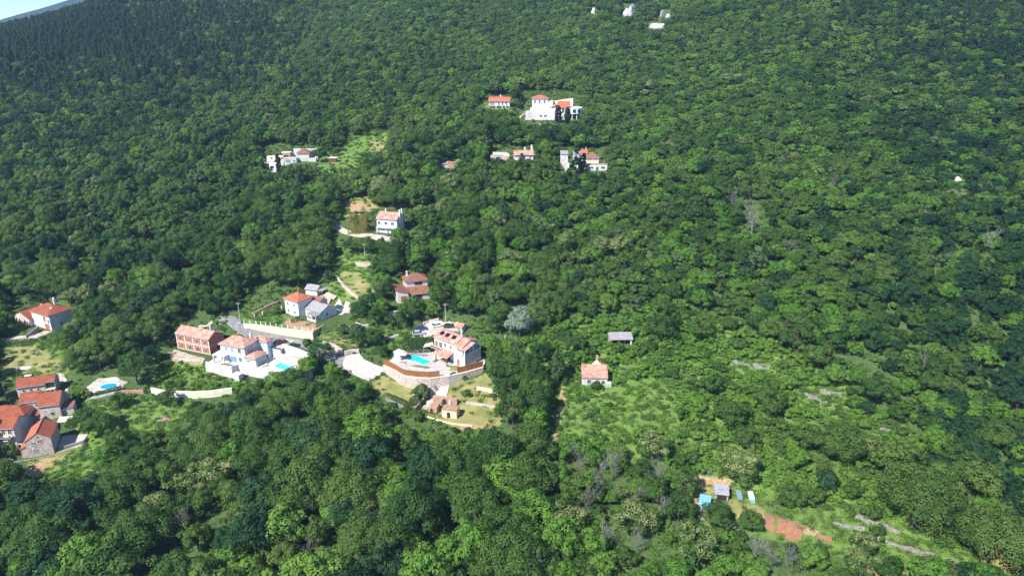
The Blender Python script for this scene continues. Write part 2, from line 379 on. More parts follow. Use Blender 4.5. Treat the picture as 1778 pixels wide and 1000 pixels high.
# ------------------------------------------------------------------ buildings (local frame: x along the front to the right, y into the depth, z up)
def vol(root, x0, x1, y0, y1, h, roof='gable_x', rise=1.4, over=0.4, wall='white', rmat='tile_pink', z0=-2.5, th=0.16, wname='wall', trim=None):
    w = MB(); r = MB(); o = over
    xm, ym = (x0 + x1) / 2, (y0 + y1) / 2
    if roof == 'gable_x':
        w.extr([(y0, z0), (y1, z0), (y1, h), (ym, h + rise), (y0, h)], 'x', x0, x1)
        k = rise / (ym - y0); e = h - o * k
        r.extr([(y0 - o, e), (ym, h + rise), (y1 + o, e), (y1 + o, e + th), (ym, h + rise + th), (y0 - o, e + th)], 'x', x0 - o * .6, x1 + o * .6)
    elif roof == 'gable_y':
        w.extr([(x0, z0), (x1, z0), (x1, h), (xm, h + rise), (x0, h)], 'y', y0, y1)
        k = rise / (xm - x0); e = h - o * k
        r.extr([(x0 - o, e), (xm, h + rise), (x1 + o, e), (x1 + o, e + th), (xm, h + rise + th), (x0 - o, e + th)], 'y', y0 - o * .6, y1 + o * .6)
    elif roof in ('shed_f', 'shed_b', 'shed_l', 'shed_r'):
        if roof in ('shed_f', 'shed_b'):
            a, b = (h, h + rise) if roof == 'shed_f' else (h + rise, h)      # shed_f: low at the front
            w.extr([(y0, z0), (y1, z0), (y1, b), (y0, a)], 'x', x0, x1)
            k = (b - a) / (y1 - y0)
            r.extr([(y0 - o, a - o * k), (y1 + o, b + o * k), (y1 + o, b + o * k + th), (y0 - o, a - o * k + th)], 'x', x0 - o * .6, x1 + o * .6)
        else:
            a, b = (h, h + rise) if roof == 'shed_l' else (h + rise, h)
            w.extr([(x0, z0), (x1, z0), (x1, b), (x0, a)], 'y', y0, y1)
            k = (b - a) / (x1 - x0)
            r.extr([(x0 - o, a - o * k), (x1 + o, b + o * k), (x1 + o, b + o * k + th), (x0 - o, a - o * k + th)], 'y', y0 - o * .6, y1 + o * .6)
    elif roof == 'hip':
        w.box(x0, x1, y0, y1, z0, h)
        X0, X1, Y0, Y1 = x0 - o, x1 + o, y0 - o, y1 + o
        hw = min(X1 - X0, Y1 - Y0) / 2
        if X1 - X0 >= Y1 - Y0: ra, rb = (X0 + hw, ym), (X1 - hw, ym)
        else: ra, rb = (xm, Y0 + hw), (xm, Y1 - hw)
        if math.dist(ra, rb) < 0.3: ra = (ra[0] - 0.2, ra[1]); rb = (rb[0] + 0.2, rb[1])
        zb, zt = h - 0.03, h + rise
        v = [(X0, Y0, zb), (X1, Y0, zb), (X1, Y1, zb), (X0, Y1, zb), (X0, Y0, zb + th), (X1, Y0, zb + th), (X1, Y1, zb + th), (X0, Y1, zb + th), (*ra, zt), (*rb, zt)]
        f = [(3, 2, 1, 0), (0, 1, 5, 4), (1, 2, 6, 5), (2, 3, 7, 6), (3, 0, 4, 7)]
        f += [(4, 5, 9, 8), (5, 6, 9), (6, 7, 8, 9), (7, 4, 8)] if X1 - X0 >= Y1 - Y0 else [(4, 5, 8), (5, 6, 9, 8), (6, 7, 9), (7, 4, 8, 9)]
        r.add(v, f)
    elif roof == 'flat':
        w.box(x0, x1, y0, y1, z0, h)
        r.box(x0 - o, x1 + o, y0 - o, y1 + o, h + 0.002, h + th + 0.1)
    elif roof == 'none':
        w.box(x0, x1, y0, y1, z0, h)
    W_ = w.build(wname, wall, root)
    R_ = r.build('roof', rmat, root) if roof != 'none' else None
    cap = None
    if roof == 'gable_x': cap = [(x0 - o * .6 - .02, ym, h + rise + th), (x1 + o * .6 + .02, ym, h + rise + th)]
    elif roof == 'gable_y': cap = [(xm, y0 - o * .6 - .02, h + rise + th), (xm, y1 + o * .6 + .02, h + rise + th)]
    elif roof == 'hip': cap = [(*ra, zt), (*rb, zt)]
    if cap: MB().tube(cap, .13, 8).build('ridge_cap', rmat, R_)
    if roof in ('gable_x', 'hip', 'shed_f'): MB().tube([(x0 - o * .5, y0 - o - .07, h - .1 if roof == 'hip' else h - o * .3), (x1 + o * .5, y0 - o - .07, h - .1 if roof == 'hip' else h - o * .3)], .07, 6).build('gutter', 'greytrim', R_)
    return (W_, R_)
def fbox(mb, face, c, a0, a1, z0, z1, d0, d1):
    """box on a wall face: c is the face plane, d0..d1 outward"""
    if face == 'F': mb.box(a0, a1, c - d1, c - d0, z0, z1)
    elif face == 'B': mb.box(a0, a1, c + d0, c + d1, z0, z1)
    elif face == 'R': mb.box(c + d0, c + d1, a0, a1, z0, z1)
    else: mb.box(c - d1, c - d0, a0, a1, z0, z1)
def window(root, face, c, a, z, w=1.0, h=1.3, frame='trim', glass='glass', shut=None, bar=True):
    m = MB(); t = 0.1
    fbox(m, face, c, a - w/2 - t, a - w/2, z - t, z + h + t, 0, 0.08); fbox(m, face, c, a + w/2, a + w/2 + t, z - t, z + h + t, 0, 0.08)
    fbox(m, face, c, a - w/2, a + w/2, z + h, z + h + t, 0, 0.08); fbox(m, face, c, a - w/2, a + w/2, z - t, z, 0, 0.14)
    if bar: fbox(m, face, c, a - 0.04, a + 0.04, z, z + h, 0.03, 0.07)
    o = m.build('window', frame, root)
    p = MB(); fbox(p, face, c, a - w/2, a + w/2, z, z + h, 0, 0.03); p.build('pane', glass, o)
    if shut:
        for sgn in (-1, 1):
            q = MB(); b = a + sgn * (w/2 + t + w/4 + 0.02)
            fbox(q, face, c, b - w/4, b + w/4, z - 0.02, z + h + 0.02, 0, 0.06); q.build('shutter', shut, o)
    return o
def door(root, face, c, a, z, w=1.0, h=2.1, mat='reddoor', frame='trim'):
    m = MB(); t = 0.1
    fbox(m, face, c, a - w/2 - t, a - w/2, z, z + h + t, 0, 0.1); fbox(m, face, c, a + w/2, a + w/2 + t, z, z + h + t, 0, 0.1)
    fbox(m, face, c, a - w/2, a + w/2, z + h, z + h + t, 0, 0.1)
    p = MB(); fbox(p, face, c, a - w/2, a + w/2, z, z + h, 0, 0.05)
    o = p.build('door', mat, root); m.build('door_frame', frame, o)
    return o
def chimney(roof, x, y, z0, z1, w=0.6, mat='white', cap='slate'):
    m = MB().box(x - w/2, x + w/2, y - w/2, y + w/2, z0, z1)
    m.box(x - w/2 - .1, x + w/2 + .1, y - w/2 - .1, y + w/2 + .1, z1, z1 + .12)
    m.box(x - w*.3, x + w*.3, y - w*.3, y + w*.3, z1 + .12, z1 + .4)
    m.box(x - w*.5, x + w*.5, y - w*.5, y + w*.5, z1 + .4, z1 + .5)
    return m.build('chimney', mat, roof)
def cbox(root, name, mat, *b):
    return MB().box(*b).build(name, mat, root)
def posts(root, name, mat, spots, z0, z1, w=0.2):
    for x, y in spots: cbox(root, name, mat, x - w/2, x + w/2, y - w/2, y + w/2, z0, z1)

# ------------------------------------------------------------------ walls, strips and sheets laid on the ground
def wallrun(name, label, cat, pts, tops, th, mat, group=None, sink=0.8, cope=None, parent=None, bases=None):
    """wall along world points; tops = absolute z of the top at every point"""
    pts = [Vector((p[0], p[1], 0)) for p in pts]; n = len(pts)
    L, Rr = [], []
    for i in range(n):
        d = (pts[min(i + 1, n - 1)] - pts[max(i - 1, 0)]).normalized(); nn = Vector((-d.y, d.x, 0)) * th / 2
        L.append(pts[i] + nn); Rr.append(pts[i] - nn)
    m = MB(); v = []
    for i in range(n):
        zb = (min(h1(pts[i].x, pts[i].y), tops[i]) - sink) if bases is None else bases[i]
        v += [(L[i].x, L[i].y, zb), (Rr[i].x, Rr[i].y, zb), (Rr[i].x, Rr[i].y, tops[i]), (L[i].x, L[i].y, tops[i])]
    f = [(0, 1, 2, 3), tuple(4 * (n - 1) + k for k in (3, 2, 1, 0))]
    for i in range(n - 1):
        for k in range(4):
            f.append((4*i + k, 4*i + (k + 1) % 4, 4*i + 4 + (k + 1) % 4, 4*i + 4 + k))
    m.add(v, f)
    if parent is not None: return m.build(name, mat, parent)
    o = m.build(name, mat); tag(o, label, cat, group)
    if cope:
        c = MB(); v = []
        for i in range(n):
            a = L[i] + (L[i] - Rr[i]) * 0.12; b = Rr[i] - (L[i] - Rr[i]) * 0.12
            v += [(a.x, a.y, tops[i] + .003), (b.x, b.y, tops[i] + .003), (b.x, b.y, tops[i] + .15), (a.x, a.y, tops[i] + .15)]
        c.add(v, f); c.build('coping', cope, o)
    return o
def dense(pts, step=3.0):
    out = [Vector(pts[0])]
    for a, b in zip(pts[:-1], pts[1:]):
        a, b = Vector(a), Vector(b); k = max(1, int((b - a).length / step))
        out += [a.lerp(b, (i + 1) / k) for i in range(k)]
    return out
def smooth(pts, it=2):
    pts = [Vector(p) for p in pts]
    for _ in range(it):
        q = [pts[0]]
        for a, b in zip(pts[:-1], pts[1:]): q += [a.lerp(b, .25), a.lerp(b, .75)]
        pts = q + [pts[-1]]
    return pts
def strip(name, pts, width, mat, off=0.10, nx=6):
    pts = dense(smooth(pts), 1.2); n = len(pts)
    if not hasattr(width, '__len__'): width = [width, width]
    v, f = [], []
    for i, p in enumerate(pts):
        d = (pts[min(i + 1, n - 1)] - pts[max(i - 1, 0)]); d.z = 0; d.normalize(); nn = Vector((-d.y, d.x, 0))
        w = width[0] + (width[1] - width[0]) * i / (n - 1)
        for k in range(nx + 1):
            u = k / nx - 0.5; j = rnd.uniform(-.12, .12) if k in (0, nx) else 0
            q = p + nn * (u * w + j); v.append((q.x, q.y, 0))
    a = np.array(v); z = hh(a[:, 0], a[:, 1])
    for dx, dy in ((.7, 0), (-.7, 0), (0, .7), (0, -.7)): z = np.maximum(z, hh(a[:, 0] + dx, a[:, 1] + dy) - 0.05)
    v = [(p[0], p[1], zz + off - (0.14 if i % (nx + 1) in (0, nx) else 0)) for i, (p, zz) in enumerate(zip(v, z))]
    for i in range(n - 1):
        for k in range(nx): q = i * (nx + 1) + k; f.append((q, q + 1, q + nx + 2, q + nx + 1))
    return struct(MB().add(v, f).build(name, mat))
def sheet(name, poly, mat, off=0.08, step=1.0, rough=0.25, flat=None, parent=None):
    """a sheet over a polygon, draped on the ground (or level with flat=z)"""
    poly = [Vector((p[0], p[1])) for p in poly]; b = []
    for i in range(len(poly)):
        a, c = poly[i], poly[(i + 1) % len(poly)]; k = max(1, int((c - a).length / step))
        d = (c - a).normalized(); nn = Vector((-d.y, d.x))
        b += [a.lerp(c, j / k) + (nn * rnd.uniform(-rough, rough) if j else Vector((0, 0))) for j in range(k)]
    P = np.array([(q.x, q.y) for q in b]); nb = len(b)
    gx, gy = np.meshgrid(np.arange(P[:, 0].min(), P[:, 0].max(), step), np.arange(P[:, 1].min(), P[:, 1].max(), step))
    gx, gy = gx.ravel(), gy.ravel(); s = sdist(P, gx, gy); k = s > step * 0.5
    allp = b + [Vector((x, y)) for x, y in zip(gx[k], gy[k])]
    vs, es, fs, _, _, _ = delaunay_2d_cdt(allp, [(i, (i + 1) % nb) for i in range(nb)], [list(range(nb))], 1, 1e-4)
    a = np.array([(q.x, q.y) for q in vs])
    if flat is None:
        z = hh(a[:, 0], a[:, 1])
        for dx, dy in ((.6, 0), (-.6, 0), (0, .6), (0, -.6)): z = np.maximum(z, hh(a[:, 0] + dx, a[:, 1] + dy) - 0.08)
        z = z + off
    else: z = np.full(len(a), flat)
    o = MB().add([(q[0], q[1], zz) for q, zz in zip(a, z)], fs).build(name, mat, parent)
    return o if parent is not None else struct(o)
# ------------------------------------------------------------------ building sites: levels cut into or filled onto the slope
def rot(p, yaw, x, y):
    a = R(yaw); return (p.x + x * math.cos(a) - y * math.sin(a), p.y + x * math.sin(a) + y * math.cos(a))
def rectpoly(p, yaw, x0, x1, y0, y1): return np.array([rot(p, yaw, *q) for q in ((x0, y0), (x1, y0), (x1, y1), (x0, y1))])
SITE = {}
def site(key, C, yaw, rect, dz=0.0, blend=4.0, mode='both'):
    p = G(*C)
    if dz: p = PL(C[0], C[1], p.z + dz)
    PADS.append((rectpoly(p, yaw, *rect), p.z, blend, mode)); SITE[key] = (p, yaw); return p
# villa with the solar panels
zM = G(749, 670).z + 3.2
pM = PL(803.8, 634.7, zM); yM = -39; SITE['M'] = (pM, yM)
frontM = [PL(*q, zM) for q in ((667.5, 634), (677, 638), (687, 643), (695, 648), (703, 652), (724, 655), (747, 656), (779, 652), (810, 645), (838, 637))]
polyM = np.array([tuple(v[:2]) for v in frontM] + [rot(pM, yM, 4.0, 6), rot(pM, yM, 1.5, 8.3), rot(pM, yM, -13.8, 8.3), rot(pM, yM, -16.5, 2.6), rot(pM, yM, -23, -5.2)])
PADS.append((polyM, zM - 0.35, 2.5, 'cut'))
polyPark = pxpoly([(722, 586), (747, 592), (775, 580), (800, 574), (797, 561), (765, 557), (742, 559), (726, 570)])
zPark = h1(*G(758, 573)[:2]); PADS.append((polyPark, zPark, 3.0, 'both'))
# white villa with the rectangular pool
zL = G(402, 656.4).z + 3.1
pL = PL(426.4, 634, zL); yL = -19; SITE['L'] = (pL, yL)
polyL = np.array([rot(pL, yL, *q) for q in ((-12.8, -3.2), (-2.1, -3.8), (-1.4, -1.4), (4.6, -1.2), (8.6, -0.9), (14.6, -1.4), (18.6, 0.6), (21.6, 3.3), (7.2, 6.4), (5.6, 9.6), (-10.5, 9.6), (-12.6, 3.0))])
PADS.append((polyL, zL - 0.35, 2.2, 'cut'))
# garden terrace of the orange roofed house
zJ = 27.5
pJ = PL(518, 551, zJ); yJ = -35; SITE['J'] = (pJ, yJ)
wallJ = [PL(*q, zJ) for q in ((424, 562), (445, 563.5), (470, 567), (500, 571), (525, 574), (544, 576))]
polyJ = np.array([tuple(v[:2]) for v in wallJ] + [tuple(PL(*q, zJ)[:2]) for q in ((562, 571), (603, 556), (606, 532), (560, 524), (530, 526), (488, 533), (432, 551))])
PADS.append((polyJ, zJ, 1.6, 'fill'))
site('K', (366, 616), -22, (-16, 1, -5, 8))
site('N', (90.8, 574.4), -28, (-20, 1.5, -4, 9), blend=5)
site('V1', (81.5, 685), 19, (-10, 4, -2, 7), blend=3)
site('V2', (110, 721), 17, (-15, 3, -4, 7), blend=2.5)
site('V3', (30, 770), 4, (-12, 2, -2, 12), blend=3)
site('V4', (94.6, 787), 21, (-9, 7, -1, 11), blend=3)
site('H', (689, 406), -15, (-11, 3, -3, 9))
site('I', (691, 527), 20, (-1, 13, -1, 10))
site('P', (1054, 669), -3, (-9, 1, -1, 8))
site('S', (1097, 599), 2, (-8, 1, -1, 5))
site('A', (885, 187), -2, (-13, 1, -2, 8))
site('B', (964, 209), -4, (-19, 16, -1, 20), blend=8)
site('C', (885, 279), 0, (-10, 1, -1, 6))
site('D', (926, 278), 4, (-10, 1, -1, 6))
site('E', (1054, 296.5), 0, (-22, 1, -1, 12), blend=6)
site('F', (789, 292), 0, (-7, 1, -1, 5))
site('Gv', (548, 282), 6, (-27, 1, -4, 10), blend=5)
site('Gc', (480, 298), -10, (-5, 1, -1, 5))
site('Gs', (584, 282), 0, (-5, 1, -1, 4))
site('O', (190, 670), 0, (-8, 6, -4, 4), blend=2.5)
site('Q', (1245, 872), -18, (-6, 16, -2, 6), blend=3)
site('Js', (551, 514), -20, (-6, 2, -2, 5), blend=2)
site('U', (793, 727), -14, (-9, 1, -1, 4), blend=2)

# ------------------------------------------------------------------ ground
def axis(a0, a1, fine0, fine1, s, grow=1.09, mx=14):
    mid = list(np.arange(fine0, fine1 + s, s)); lo = []; hi = []
    st = s; x = fine0
    while x > a0: st = min(st * grow, mx); x -= st; lo.append(x)
    st = s; x = mid[-1]
    while x < a1: st = min(st * grow, mx); x += st; hi.append(x)
    return np.array(lo[::-1] + mid + hi)
ax_ = axis(-900, 760, -190, 130, 0.95); ay_ = axis(20, 1250, 104, 300, 0.9)
gx, gy = np.meshgrid(ax_, ay_); gz = hh(gx.ravel(), gy.ravel())
gxr, gyr = gx.ravel(), gy.ravel()
nz_ = 0.10 * np.sin(gxr * 1.7 + gyr * 0.6) * np.sin(gyr * 1.3 - gxr * .4)
nxn, nyn = len(ax_), len(ay_)
me = bpy.data.meshes.new('hillside')
me.vertices.add(nxn * nyn); me.vertices.foreach_set('co', np.stack([gxr, gyr, gz], 1).ravel())
ii = (np.arange(nyn - 1)[:, None] * nxn + np.arange(nxn - 1)[None, :]).ravel()
quads = np.stack([ii, ii + 1, ii + nxn + 1, ii + nxn], 1)
me.loops.add(quads.size); me.loops.foreach_set('vertex_index', quads.ravel())
me.polygons.add(len(quads)); me.polygons.foreach_set('loop_start', np.arange(len(quads)) * 4)
me.update(); me.validate()
for p in me.polygons[:1]: pass
me.shade_smooth()
gpx, gpy, gd = proj(gxr, gyr, gz)
def mask(polys, soft):
    m = np.zeros(len(gxr))
    for P in polys:
        P = np.array(P, float)
        k = (gpx > P[:, 0].min() - 30) & (gpx < P[:, 0].max() + 30) & (gpy > P[:, 1].min() - 30) & (gpy < P[:, 1].max() + 30) & (gd > 50)
        if k.any(): m[k] = np.maximum(m[k], np.clip(0.5 + sdist(P, gpx[k], gpy[k]) / (2 * soft), 0, 1))
    return m
MEADOW = [
 [(118, 705), (255, 685), (345, 690), (305, 745), (220, 780), (165, 830), (60, 830), (98, 792), (130, 745)],
 [(420, 545), (490, 538), (545, 574), (424, 562)], [(545, 585), (575, 574), (630, 605), (605, 614), (560, 600)],
 [(585, 430), (640, 425), (640, 500), (620, 530), (585, 520), (560, 500), (600, 470)], [(560, 275), (640, 230), (690, 225), (690, 245), (640, 285), (590, 300)],
 [(545, 285), (600, 290), (590, 330), (540, 320)], [(785, 262), (820, 262), (815, 285), (790, 290)],
 [(880, 610), (930, 570), (1010, 555), (1100, 552), (1255, 540), (1330, 590), (1490, 680), (1600, 760), (1650, 950), (1500, 905), (1390, 870), (1300, 830), (1190, 815), (1100, 800), (960, 780), (940, 700)],
 [(1190, 800), (1320, 830), (1480, 890), (1778, 985), (1778, 1000), (1600, 1000), (1440, 960), (1300, 930), (1190, 910)],
 [(0, 590), (100, 590), (125, 620), (118, 650), (0, 668)], [(270, 630), (355, 628), (440, 668), (400, 685), (265, 685)],
 [(660, 575), (735, 570), (735, 590), (680, 600), (640, 590)], [(930, 180), (905, 200), (890, 185), (830, 180), (820, 195), (905, 215)], [(1300, 300), (1330, 300), (1330, 330)],
 [(1496, 95), (1508, 95), (1502, 145), (1492, 145)], [(800, 745), (870, 735), (850, 800), (790, 800)]]
DRY = [
 [(640, 672), (662, 650), (700, 668), (748, 674), (780, 668), (845, 650), (874, 690), (868, 738), (800, 748), (738, 715), (690, 702)],
 [(0, 605), (60, 600), (110, 628), (100, 645), (0, 655)], [(50, 800), (120, 780), (125, 790), (60, 830), (40, 825)],
 [(605, 565), (640, 572), (650, 590), (612, 585)], [(1185, 820), (1270, 830), (1275, 850), (1200, 860), (1190, 890)],
 [(1230, 860), (1330, 880), (1330, 900), (1210, 900)], [(585, 345), (640, 335), (660, 360), (600, 380)], [(590, 470), (625, 475), (650, 505), (600, 520)],
 [(1480, 960), (1570, 990), (1600, 1000), (1500, 1000)], [(970, 670), (985, 700), (965, 770), (955, 770)],
 [(640, 250), (680, 232), (690, 245), (650, 290)], [(1680, 930), (1778, 980), (1778, 1000), (1700, 975)]]
EARTH = [[(597, 352), (625, 350), (645, 362), (612, 368)], [(300, 612), (355, 622), (352, 634), (302, 628), (290, 610)], [(500, 553), (545, 560), (558, 578), (520, 575), (492, 562)],
 [(1190, 822), (1265, 832), (1268, 845), (1195, 838)], [(1205, 862), (1245, 870), (1240, 890), (1205, 880)], [(40, 822), (60, 806), (100, 795), (62, 826)], [(800, 735), (850, 738), (870, 748), (850, 755), (800, 748)],
 [(620, 455), (655, 455), (655, 462), (620, 464)], [(1500, 985), (1560, 995), (1560, 1000), (1490, 1000)], [(905, 212), (960, 214), (940, 222)], [(1395, 912), (1425, 922), (1415, 930), (1395, 925)]]
nj = 3.0 * (np.sin(gpx * .13 + gpy * .07) + np.sin(gpx * .31 - gpy * .23) * .6)
for nm, pl_, sf in (('meadow', MEADOW, 12), ('dry', DRY, 9), ('earth', EARTH, 5)):
    a = me.attributes.new(nm, 'FLOAT', 'POINT'); a.data.foreach_set('value', mask(pl_, sf))
def groundmat():
    m, n, b = newmat('hillside_ground'); L = n.links.new
    tc = n.nodes.new('ShaderNodeTexCoord')
    def noise(s, d=5):
        q = n.nodes.new('ShaderNodeTexNoise'); q.inputs['Scale'].default_value = s; q.inputs['Detail'].default_value = d; L(tc.outputs['Object'], q.inputs['Vector']); return q.outputs[0]
    def ramp(f, c1, c2, a=.35, z=.65):
        r = n.nodes.new('ShaderNodeValToRGB'); e = r.color_ramp.elements; e[0].position = a; e[1].position = z; e[0].color = rgb(c1); e[1].color = rgb(c2); L(f, r.inputs[0]); return r.outputs[0]
    def mix(f, a, c):
        x = n.nodes.new('ShaderNodeMix'); x.data_type = 'RGBA'; L(f, x.inputs[0]); L(a, x.inputs[6]); L(c, x.inputs[7]); return x.outputs[2]
    n1, n2 = noise(0.25), noise(1.3)
    col = ramp(n2, (0.045, 0.078, 0.026), (0.080, 0.125, 0.040))
    def layer(col, name, c1, c2, nn):
        at = n.nodes.new('ShaderNodeAttribute'); at.attribute_name = name
        a = n.nodes.new('ShaderNodeMath'); a.operation = 'MULTIPLY_ADD'; a.inputs[1].default_value = 0.9; L(noise(0.7, 6), a.inputs[0])
        s = n.nodes.new('ShaderNodeMath'); s.operation = 'SUBTRACT'; s.inputs[1].default_value = 0.45; L(at.outputs['Fac'], s.inputs[0]); L(s.outputs[0], a.inputs[2])
        r = n.nodes.new('ShaderNodeValToRGB'); r.color_ramp.elements[0].position = 0.40; r.color_ramp.elements[1].position = 0.60; L(a.outputs[0], r.inputs[0])
        return mix(r.outputs[0], col, ramp(nn, c1, c2))
    col = layer(col, 'meadow', (0.085, 0.160, 0.032), (0.145, 0.225, 0.052), n1)
    col = layer(col, 'dry', (0.155, 0.185, 0.060), (0.30, 0.265, 0.11), n1)
    col = layer(col, 'earth', (0.26, 0.17, 0.10), (0.42, 0.29, 0.18), n2)
    L(col, b.inputs['Base Color']); b.inputs['Roughness'].default_value = 0.95; b.inputs['Specular IOR Level'].default_value = 0.15
    bp = n.nodes.new('ShaderNodeBump'); bp.inputs['Strength'].default_value = 0.4; bp.inputs['Distance'].default_value = 0.2
    L(noise(2.4, 7), bp.inputs['Height']); L(bp.outputs[0], b.inputs['Normal'])
    return m
me.materials.append(groundmat())
struct(link(bpy.data.objects.new('hillside', me)))

# far ridge, over the shoulder of the hill
v, f = [], []
nu, nv = 90, 26
for j in range(nv):
    for i in range(nu):
        x = -3600 + i * 38; t = j / (nv - 1); y = 2000 + t * 700
        crest = min(178 + 0.25 * (x + 1790), 330) + 5 * math.sin(x / 130.) + 3 * math.sin(x / 57. + 1)
        v.append((x, y, -40 + (crest + 40) * math.sin(t * math.pi / 2) + 10 * math.sin(x / 90. + t * 9) * (1 - t)))
for j in range(nv - 1):
    for i in range(nu - 1): q = j * nu + i; f.append((q, q + 1, q + nu + 1, q + nu))
M['farwood'] = surf('far_wooded_slope', (0.006, 0.018, 0.013), (0.018, 0.042, 0.022), 0.05, 0.95, 0.6, 0.12, detail=8)
fr = struct(MB().add(v, f).build('far_hill', 'farwood')); fr.data.shade_smooth()
# low ground between, so that nothing stands over emptiness
struct(MB().add([(-9000, -400, -70), (9000, -400, -70), (9000, 9000, -70), (-9000, 9000, -70)], [(0, 1, 2, 3)]).build('valley_floor', 'farwood'))

# ------------------------------------------------------------------ roads, yards, paths
strip('lane', [G(*q) for q in ((378, 560), (398, 552), (412, 566), (430, 578), (455, 584), (490, 590), (540, 602), (575, 620), (605, 632), (640, 642))], (3.8, 5.0), 'asphalt', 0.12)
sheet('turning_yard', pxpoly([(593, 636), (600, 619), (624, 614), (634, 626), (668, 640), (667, 647), (643, 661), (626, 655)]), 'paving', 0.2)
sheet('parking_yard', pxpoly([(726, 584), (747, 591), (775, 579), (798, 573), (795, 563), (765, 559), (744, 561), (728, 571)]), 'concrete', 0.08)
strip('farm_track', [G(*q) for q in ((577, 383), (583, 394), (595, 402), (620, 408), (652, 410), (676, 418))], (3, 3.4), 'gravel', 0.12)
strip('woodland_path', [G(*q) for q in ((345, 572), (358, 566), (372, 557), (384, 550))], 1.8, 'gravel', 0.1)
strip('village_lane', [G(*q) for q in ((16, 792), (30, 775), (42, 760), (52, 742), (66, 727))], (2.6, 2.2), 'gravel', 0.1)
strip('driveway', [G(*q) for q in ((0, 592), (30, 590), (55, 588), (72, 580), (84, 575))], (3, 3.6), 'gravel', 0.12)
sheet('car_yard', pxpoly([(76, 660), (100, 648), (112, 650), (118, 662), (100, 668)]), 'gravel', 0.1)
sheet('house_yard', pxpoly([(590, 526), (612, 530), (606, 545), (585, 546), (575, 532)]), 'concrete', 0.1)
sheet('gravel_yard', pxpoly([(560, 512), (575, 512), (585, 522), (560, 522), (548, 518)]), 'gravel', 0.1)
sheet('building_yard', pxpoly([(302, 607), (356, 622), (352, 632), (310, 628), (296, 618)]), 'gravel', 0.1)
sheet('paved_court', pxpoly([(747, 671), (781, 665), (775, 693), (748, 692), (741, 684)]), 'paving', 0.16, rough=0.05)
sheet('tilled_plot', pxpoly([(1350, 897), (1395, 911), (1392, 938), (1372, 942), (1348, 926)]), 'soil', 0.1)
sheet('tilled_plot', pxpoly([(1326, 892), (1344, 896), (1345, 926), (1323, 915)]), 'soil', 0.1)
sheet('tilled_plot', pxpoly([(1420, 926), (1446, 934), (1443, 942), (1418, 934)]), 'soil', 0.1)
sheet('mown_strip', pxpoly([(548, 587), (575, 576), (625, 605), (604, 611), (575, 600)]), 'lawn', 0.08, rough=0.5)
strip('dirt_path', [G(*q) for q in ((978, 672), (972, 700), (966, 730), (965, 765))], (1.2, .7), 'earth', 0.08)
# ------------------------------------------------------------------ houses
def house(key, name, label, cat='house'):
    p, yw = SITE[key]; return thing(name, label, cat, p, yw)
# --- villa with solar panels, terrace, stone retaining wall
terr = MB().prism([tuple(q) for q in polyM], zM - 6, zM - 0.02); struct(terr.build('terrace', 'paving'))
h = house('M', 'villa', 'white villa with three dark solar panels on its tiled roof, beside the free-form pool')
w, r = vol(h, -12.4, -3.0, 0.2, 6.6, 6.3, 'gable_x', 1.5, 0.35)
for x in (-10.6, -8.2, -5.4):
    m = MB(); k = 1.5 / 3.2; y0, y1 = 1.35, 2.65
    z = lambda y: 6.3 + (y - 0.2) * k + 0.24
    m.add([(x-.75, y0, z(y0)), (x+.75, y0, z(y0)), (x+.75, y1, z(y1)), (x-.75, y1, z(y1)), (x-.75, y0, z(y0)+.07), (x+.75, y0, z(y0)+.07), (x+.75, y1, z(y1)+.07), (x-.75, y1, z(y1)+.07)],
          [(3,2,1,0),(4,5,6,7),(0,1,5,4),(1,2,6,5),(2,3,7,6),(3,0,4,7)]); m.build('solar_panel', 'solar', r)
chimney(r, -4.4, 4.6, 6.6, 8.6, .55, 'white')
vol(h, -2.98, 0.0, 0.0, 7.2, 6.1, 'gable_x', 1.3, 0.3, wname='wall')[1]
vol(h, -3.2, 0.5, -0.7, -0.02, 3.5, 'none', wall='white')
lo = vol(h, 0.02, 1.5, -0.6, 6.8, 3.5, 'none', wall='white')
cbox(h, 'balcony_parapet', 'white', 1.3, 1.5, -0.6, 6.8, 3.502, 4.4)
br = MB().extr([(-0.9, 5.55), (3.9, 6.75), (3.9, 6.9), (-0.9, 5.72)], 'x', -2.4, 1.9).build('balcony_roof', 'tile_pink', h)
posts(h, 'post', 'trim', [(1.4, -0.5), (1.4, 3.4)], 4.4, 5.8, .25)
pr = MB().extr([(-3.4, 2.45), (-0.05, 3.35), (-0.05, 3.5), (-3.4, 2.6)], 'x', -8.9, -3.5).build('porch_roof', 'tile_pink', h)
posts(h, 'post', 'wood', [(-8.6, -3.1), (-3.9, -3.1)], 0, 2.5, .22)
cbox(h, 'balcony', 'trim', -12.8, -8.4, -1.3, 0.18, 3.0, 3.15); cbox(h, 'balcony_rail', 'rustfence', -12.8, -8.4, -1.34, -1.28, 3.16, 4.0)
for a in (-7.6, -5.2): window(h, 'F', 0.2, a, 4.0, .8, 1.4, 'trim')
window(h, 'F', 0.2, -9.6, 3.2, 1.2, 2.0, 'trim'); window(h, 'F', 0.2, -11.4, 3.2, 1.0, 2.0, 'trim')
door(h, 'F', 0.2, -10.4, 0, 1.0, 2.1, 'reddoor'); door(h, 'F', 0.2, -6.6, 0, 2.4, 2.1, 'glass')
door(h, 'F', -0.7, -1.2, 0.05, 1.1, 2.1, 'reddoor')
window(h, 'R', 0.0, 5.4, 4.4, .8, 1.1); window(h, 'R', 0.0, 1.6, 3.6, 1.8, 1.7, 'trim')
